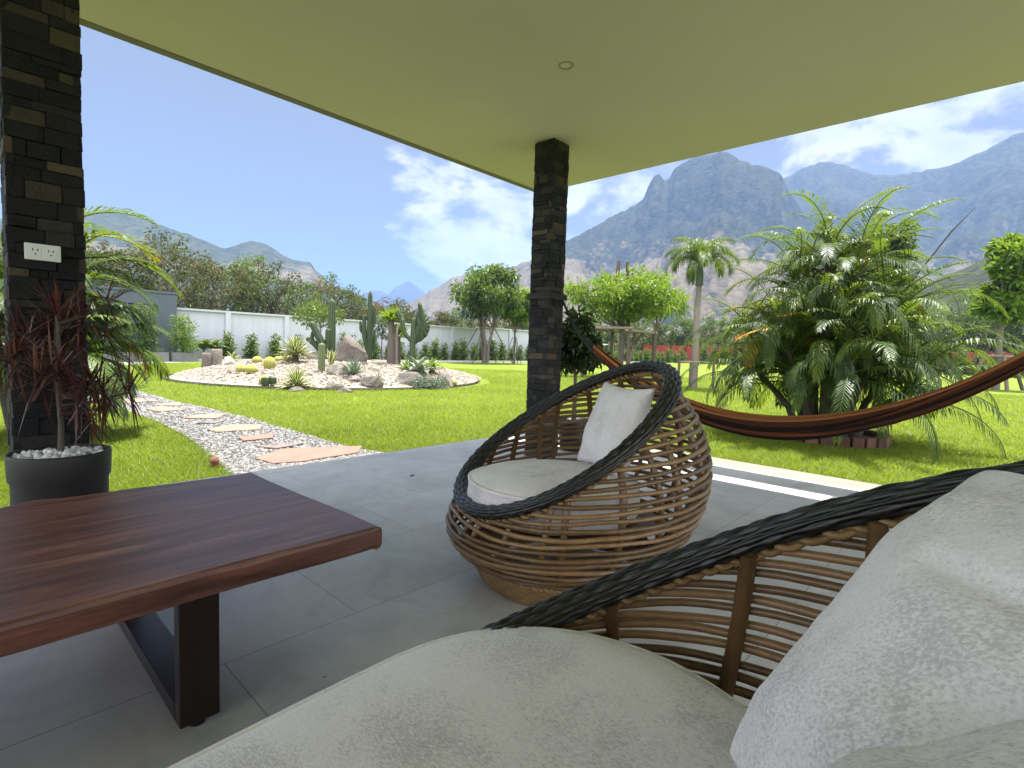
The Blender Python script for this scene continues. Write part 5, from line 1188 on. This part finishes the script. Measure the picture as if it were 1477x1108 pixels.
def barrel(px, rng_, r, lab, squash=0.9, lift=0.0):
    r = r*0.82
    c = spot(px, rng_); m = MB(); n = 26*4; th = np.linspace(0, 2*np.pi, n, endpoint=False); rows = 16; V, S = [], []
    for k in range(rows+1):
        f = -0.75 + (k/rows)*(math.pi/2+0.75)
        for t_ in th:
            rib = 1-0.10*(0.5-0.5*math.cos(26*t_)); rad = r*math.cos(f)*rib; V.append((rad*math.cos(t_), rad*math.sin(t_), r*squash*(math.sin(f)*rib+0.6))); S.append(0.25 + 0.7*(math.cos(26*t_) > 0.2)*(0.6+0.4*random.random()))
    i = np.arange(rows)[:, None]*n; j = np.arange(n)[None]; m.add(V, np.stack([i+j, i+(j+1) % n, i+n+(j+1) % n, i+n+j], -1).reshape(-1, 4), S)
    o = m.build('barrel_cactus', M['barrel'], None, True); o.location = (c[0], c[1], c[2]+lift); tag(o, lab, 'cactus', 'golden barrel cacti')
barrel(348, 14.9, 0.16, 'left of the two front golden barrel cacti, by the white rock')
barrel(363, 14.6, 0.175, 'right of the two front golden barrel cacti, by the white rock')
barrel(371, 16.5, 0.17, 'greener barrel cactus behind the front golden pair')
barrel(389, 15.0, 0.19, 'tall golden barrel cactus above the small teal cactus', 1.25)
barrel(381, 13.5, 0.14, 'low golden barrel cactus touching the small teal cactus')
barrel(402, 16.7, 0.16, 'flat golden barrel cactus, left of the pair under the upper agave', 0.75)
barrel(417, 16.4, 0.20, 'pale golden barrel cactus under the upper variegated agave', 0.95)
barrel(656, 14.3, 0.11, 'tiny barrel cactus alone at the right tip of the gravel bed')
c = spot(388, 13.3); m = MB(); 
for k in range(7): ribbed(m, [(0.10*math.cos(k), 0.10*math.sin(k), -0.02), (0.12*math.cos(k), 0.12*math.sin(k), 0.10), (0.12*math.cos(k), 0.12*math.sin(k), 0.19)], [0.055, 0.06, 0.05], 6, 0.2, 0.3)
o = m.build('clump_cactus', M['cactus'], None, True); o.location = c; tag(o, 'small teal clump cactus beside the low golden barrel', 'cactus')
def rosette(name, px, rng_, n, L_, w, mat, lab, lift=0.0, stem=0.0, curl=0.2, elmin=5, seed=0, stripe=True, cat='agave'):
    c = spot(px, rng_); root = empty(name, c, lab, cat, 'agaves and yuccas in the gravel bed'); rs = random.Random(seed); m = MB(); z0 = lift+stem
    for k in range(n):
        az = k*2.39996; el = R(86 - (86-elmin)*(k/n)**0.8); l = L_*rs.uniform(0.85, 1.1); s = np.linspace(0, 1, 6)
        e = el - curl*s**2*1.5; d = np.stack([np.cos(e)*math.cos(az), np.cos(e)*math.sin(az), np.sin(e)], 1); P = np.array([0, 0, z0]) + np.cumsum(d*l/6, 0) - d[0]*l/6*0.8
        sd_ = np.array([-math.sin(az), math.cos(az), 0]); up = np.cross(sd_, d)*-1; ww = w*np.array([0.55, 0.9, 1.0, 0.85, 0.5, 0.02])
        V = []; S = []
        for q in range(6):
            for a, sh in ((-1, 0.95), (-0.55, 0.9), (-0.5, 0.15), (0, 0.1), (0.5, 0.15), (0.55, 0.9), (1, 0.95)):
                V.append(P[q] + sd_*a*ww[q]/2 + up[q]*abs(a)*ww[q]*0.22); S.append(sh if stripe else rs.uniform(0.3, 0.7))
        i = np.arange(5)[:, None]*7; j = np.arange(6)[None]; m.add(V, np.stack([i+j, i+j+1, i+j+8, i+j+7], -1).reshape(-1, 4), S)
    m.build('leaves', mat, root)
    if stem > 0: t = MB(); tube(t, [(0, 0, -0.05), (0, 0, z0)], [0.10, 0.08], 10, 0.3); t.build('stem', M['bark'], root, True)
rosette('variegated_agave', 426, 15.9, 60, 0.72, 0.085, M['agave'], 'upper large yellow striped agave on a short stem', 0, 0.22, 0.15, -8, 1)
rosette('variegated_agave', 428, 12.9, 52, 0.58, 0.070, M['agave'], 'front yellow striped agave near the bed edge', 0.03, 0.05, 0.15, -5, 2)
rosette('blue_yucca', 511, 13.7, 60, 0.58, 0.035, M['bluegrey'], 'narrow leaved blue grey yucca in front of the tallest boulder', 0.03, 0, 0.05, 18, 3, False)
rosette('green_agave', 478, 15.0, 12, 0.55, 0.15, M['agave'], 'broad leaved green agave between short cactus and tallest boulder', 0, 0, -0.1, 55, 4)
rosette('green_agave', 335, 18.2, 20, 0.42, 0.07, M['agave'], 'low green agave behind the round white rock', 0, 0.08, 0.5, 0, 5)
rosette('green_agave', 586, 15.2, 18, 0.42, 0.07, M['tree'], 'small dark agave at the foot of the candelabra cactus', 0, 0, 0.4, 5, 6, False)
rosette('grey_agave', 605, 14.6, 18, 0.72, 0.15, M['bluegrey'], 'large grey agave with arching leaves beside the broad grey rock', 0.05, 0, 0.7, 15, 7, False)
rosette('green_agave', 624, 15.2, 26, 0.55, 0.09, M['tree'], 'spreading green agave behind the upright rock', 0.05, 0.05, 0.5, 5, 8, False)
rosette('grey_agave', 546, 13.5, 30, 0.25, 0.03, M['bluegrey'], 'small grey tuft beside the dark pitted rock', 0, 0, 0.2, 5, 9, False)
def pachypodium(px, rng_, h, r, n, lab, seed, twin=False):
    c = spot(px, rng_); root = empty('pachypodium', c, lab, 'succulent', 'trunked succulents in the gravel bed'); m = MB(); lathe(m, [(r, -0.05), (r*1.0, h*0.2), (r*0.75, h*0.7), (r*0.6, h), (0, h+0.02)], 14, shade=0.4)
    if twin: lathe(m, [(r*0.5, -0.05), (r*0.42, h*0.6), (r*0.35, h*0.92), (0, h*0.93)], 10, tuple(SIDE*0.16), 0.75)
    m.build('trunk', M['bark'], root, True); f = MB(); rs = random.Random(seed); nn = n*4
    az = np.arange(nn)*2.4; el = np.radians(RNG.uniform(-10, 80, nn)); D = np.stack([np.cos(el)*np.cos(az), np.cos(el)*np.sin(az), np.sin(el)], 1)
    leaves(f, np.tile([0, 0, h], (nn, 1)) + D*0.05, D, RNG.uniform(0.28, 0.46, nn), 0.065, RNG.uniform(0.45, 1, nn)); f.build('crown', M['bright'], root)
pachypodium(564, 16.2, 1.32, 0.125, 30, 'tall thick trunked succulent with leafy tuft, right of the branching cactus', 1, True)
pachypodium(575, 16.4, 0.85, 0.075, 18, 'shorter trunked succulent with leafy tuft, beside the tall thick trunked one', 2)
c = spot(622, 13.3); RNG = np.random.default_rng(9); m = MB()
crown_leaves(m, [((x_, y_, 0.16), 0.22, 0.5) for x_, y_ in ((-0.2, 0.15), (0, 0), (0.2, -0.12), (0.05, 0.2))], 260, 0.07, 0.03, 0.22, 0, sh=(0.5, 0.3)); o = m.build('bushy_groundcover', M['bluegrey']); o.location = c; tag(o, 'low bushy grey green groundcover between the broad grey rock and the upright rock', 'shrub')
c = spot(551, 18.5); tree('slender_sapling', c, 'slender sapling with small grey green crown behind the branching cactus', 1.75, 0.9, (0.34, 0.34, 0.5), 16, 60, 0.13, 0.04, M['bluegrey'], 61, 0.018, 1, 0.4, cat='tree', group=None)
c = spot(508, 18.8); m = shrub_mesh(140, 0.95, 0.24, 0.10, 0.04, 0.8, M['far'], 30); o = m.build('conical_shrub', M['far']); o.location = c; tag(o, 'small dark reddish conical shrub behind the tallest boulder', 'shrub')
c = spot(462, 19.2); tree('slender_sapling', c, 'open branched sapling spreading behind the tallest column cactus', 1.85, 0.8, (1.0, 1.0, 0.35), 26, 40, 0.12, 0.05, M['tree'], 63, 0.025, 1, 0.25, cat='tree')

# ------------------------------------------------------------------ air
HAZE, HAZE_D, HAZE_TOP = True, 0.00029, max(v.co.z for o in COL.objects if o.name.startswith(('mountain', 'hill')) for v in o.data.vertices) + 15
if HAZE:
    m = bpy.data.materials.new('haze'); m.use_nodes = True; nt = m.node_tree; nt.nodes.remove(nt.nodes['Principled BSDF'])
    v = nt.nodes.new('ShaderNodeVolumePrincipled'); v.inputs['Color'].default_value = (0.25, 0.42, 0.82, 1); v.inputs['Density'].default_value = HAZE_D
    v.inputs['Anisotropy'].default_value = 0.0; nt.links.new(v.outputs[0], nt.nodes['Material Output'].inputs['Volume'])
    mb = MB(); box(mb, (500, 1400, HAZE_TOP/2-0.6), (4600, 4600, HAZE_TOP+1.2)); o = mb.build('haze', m); o['kind'] = 'stuff'
    print('haze top', HAZE_TOP)
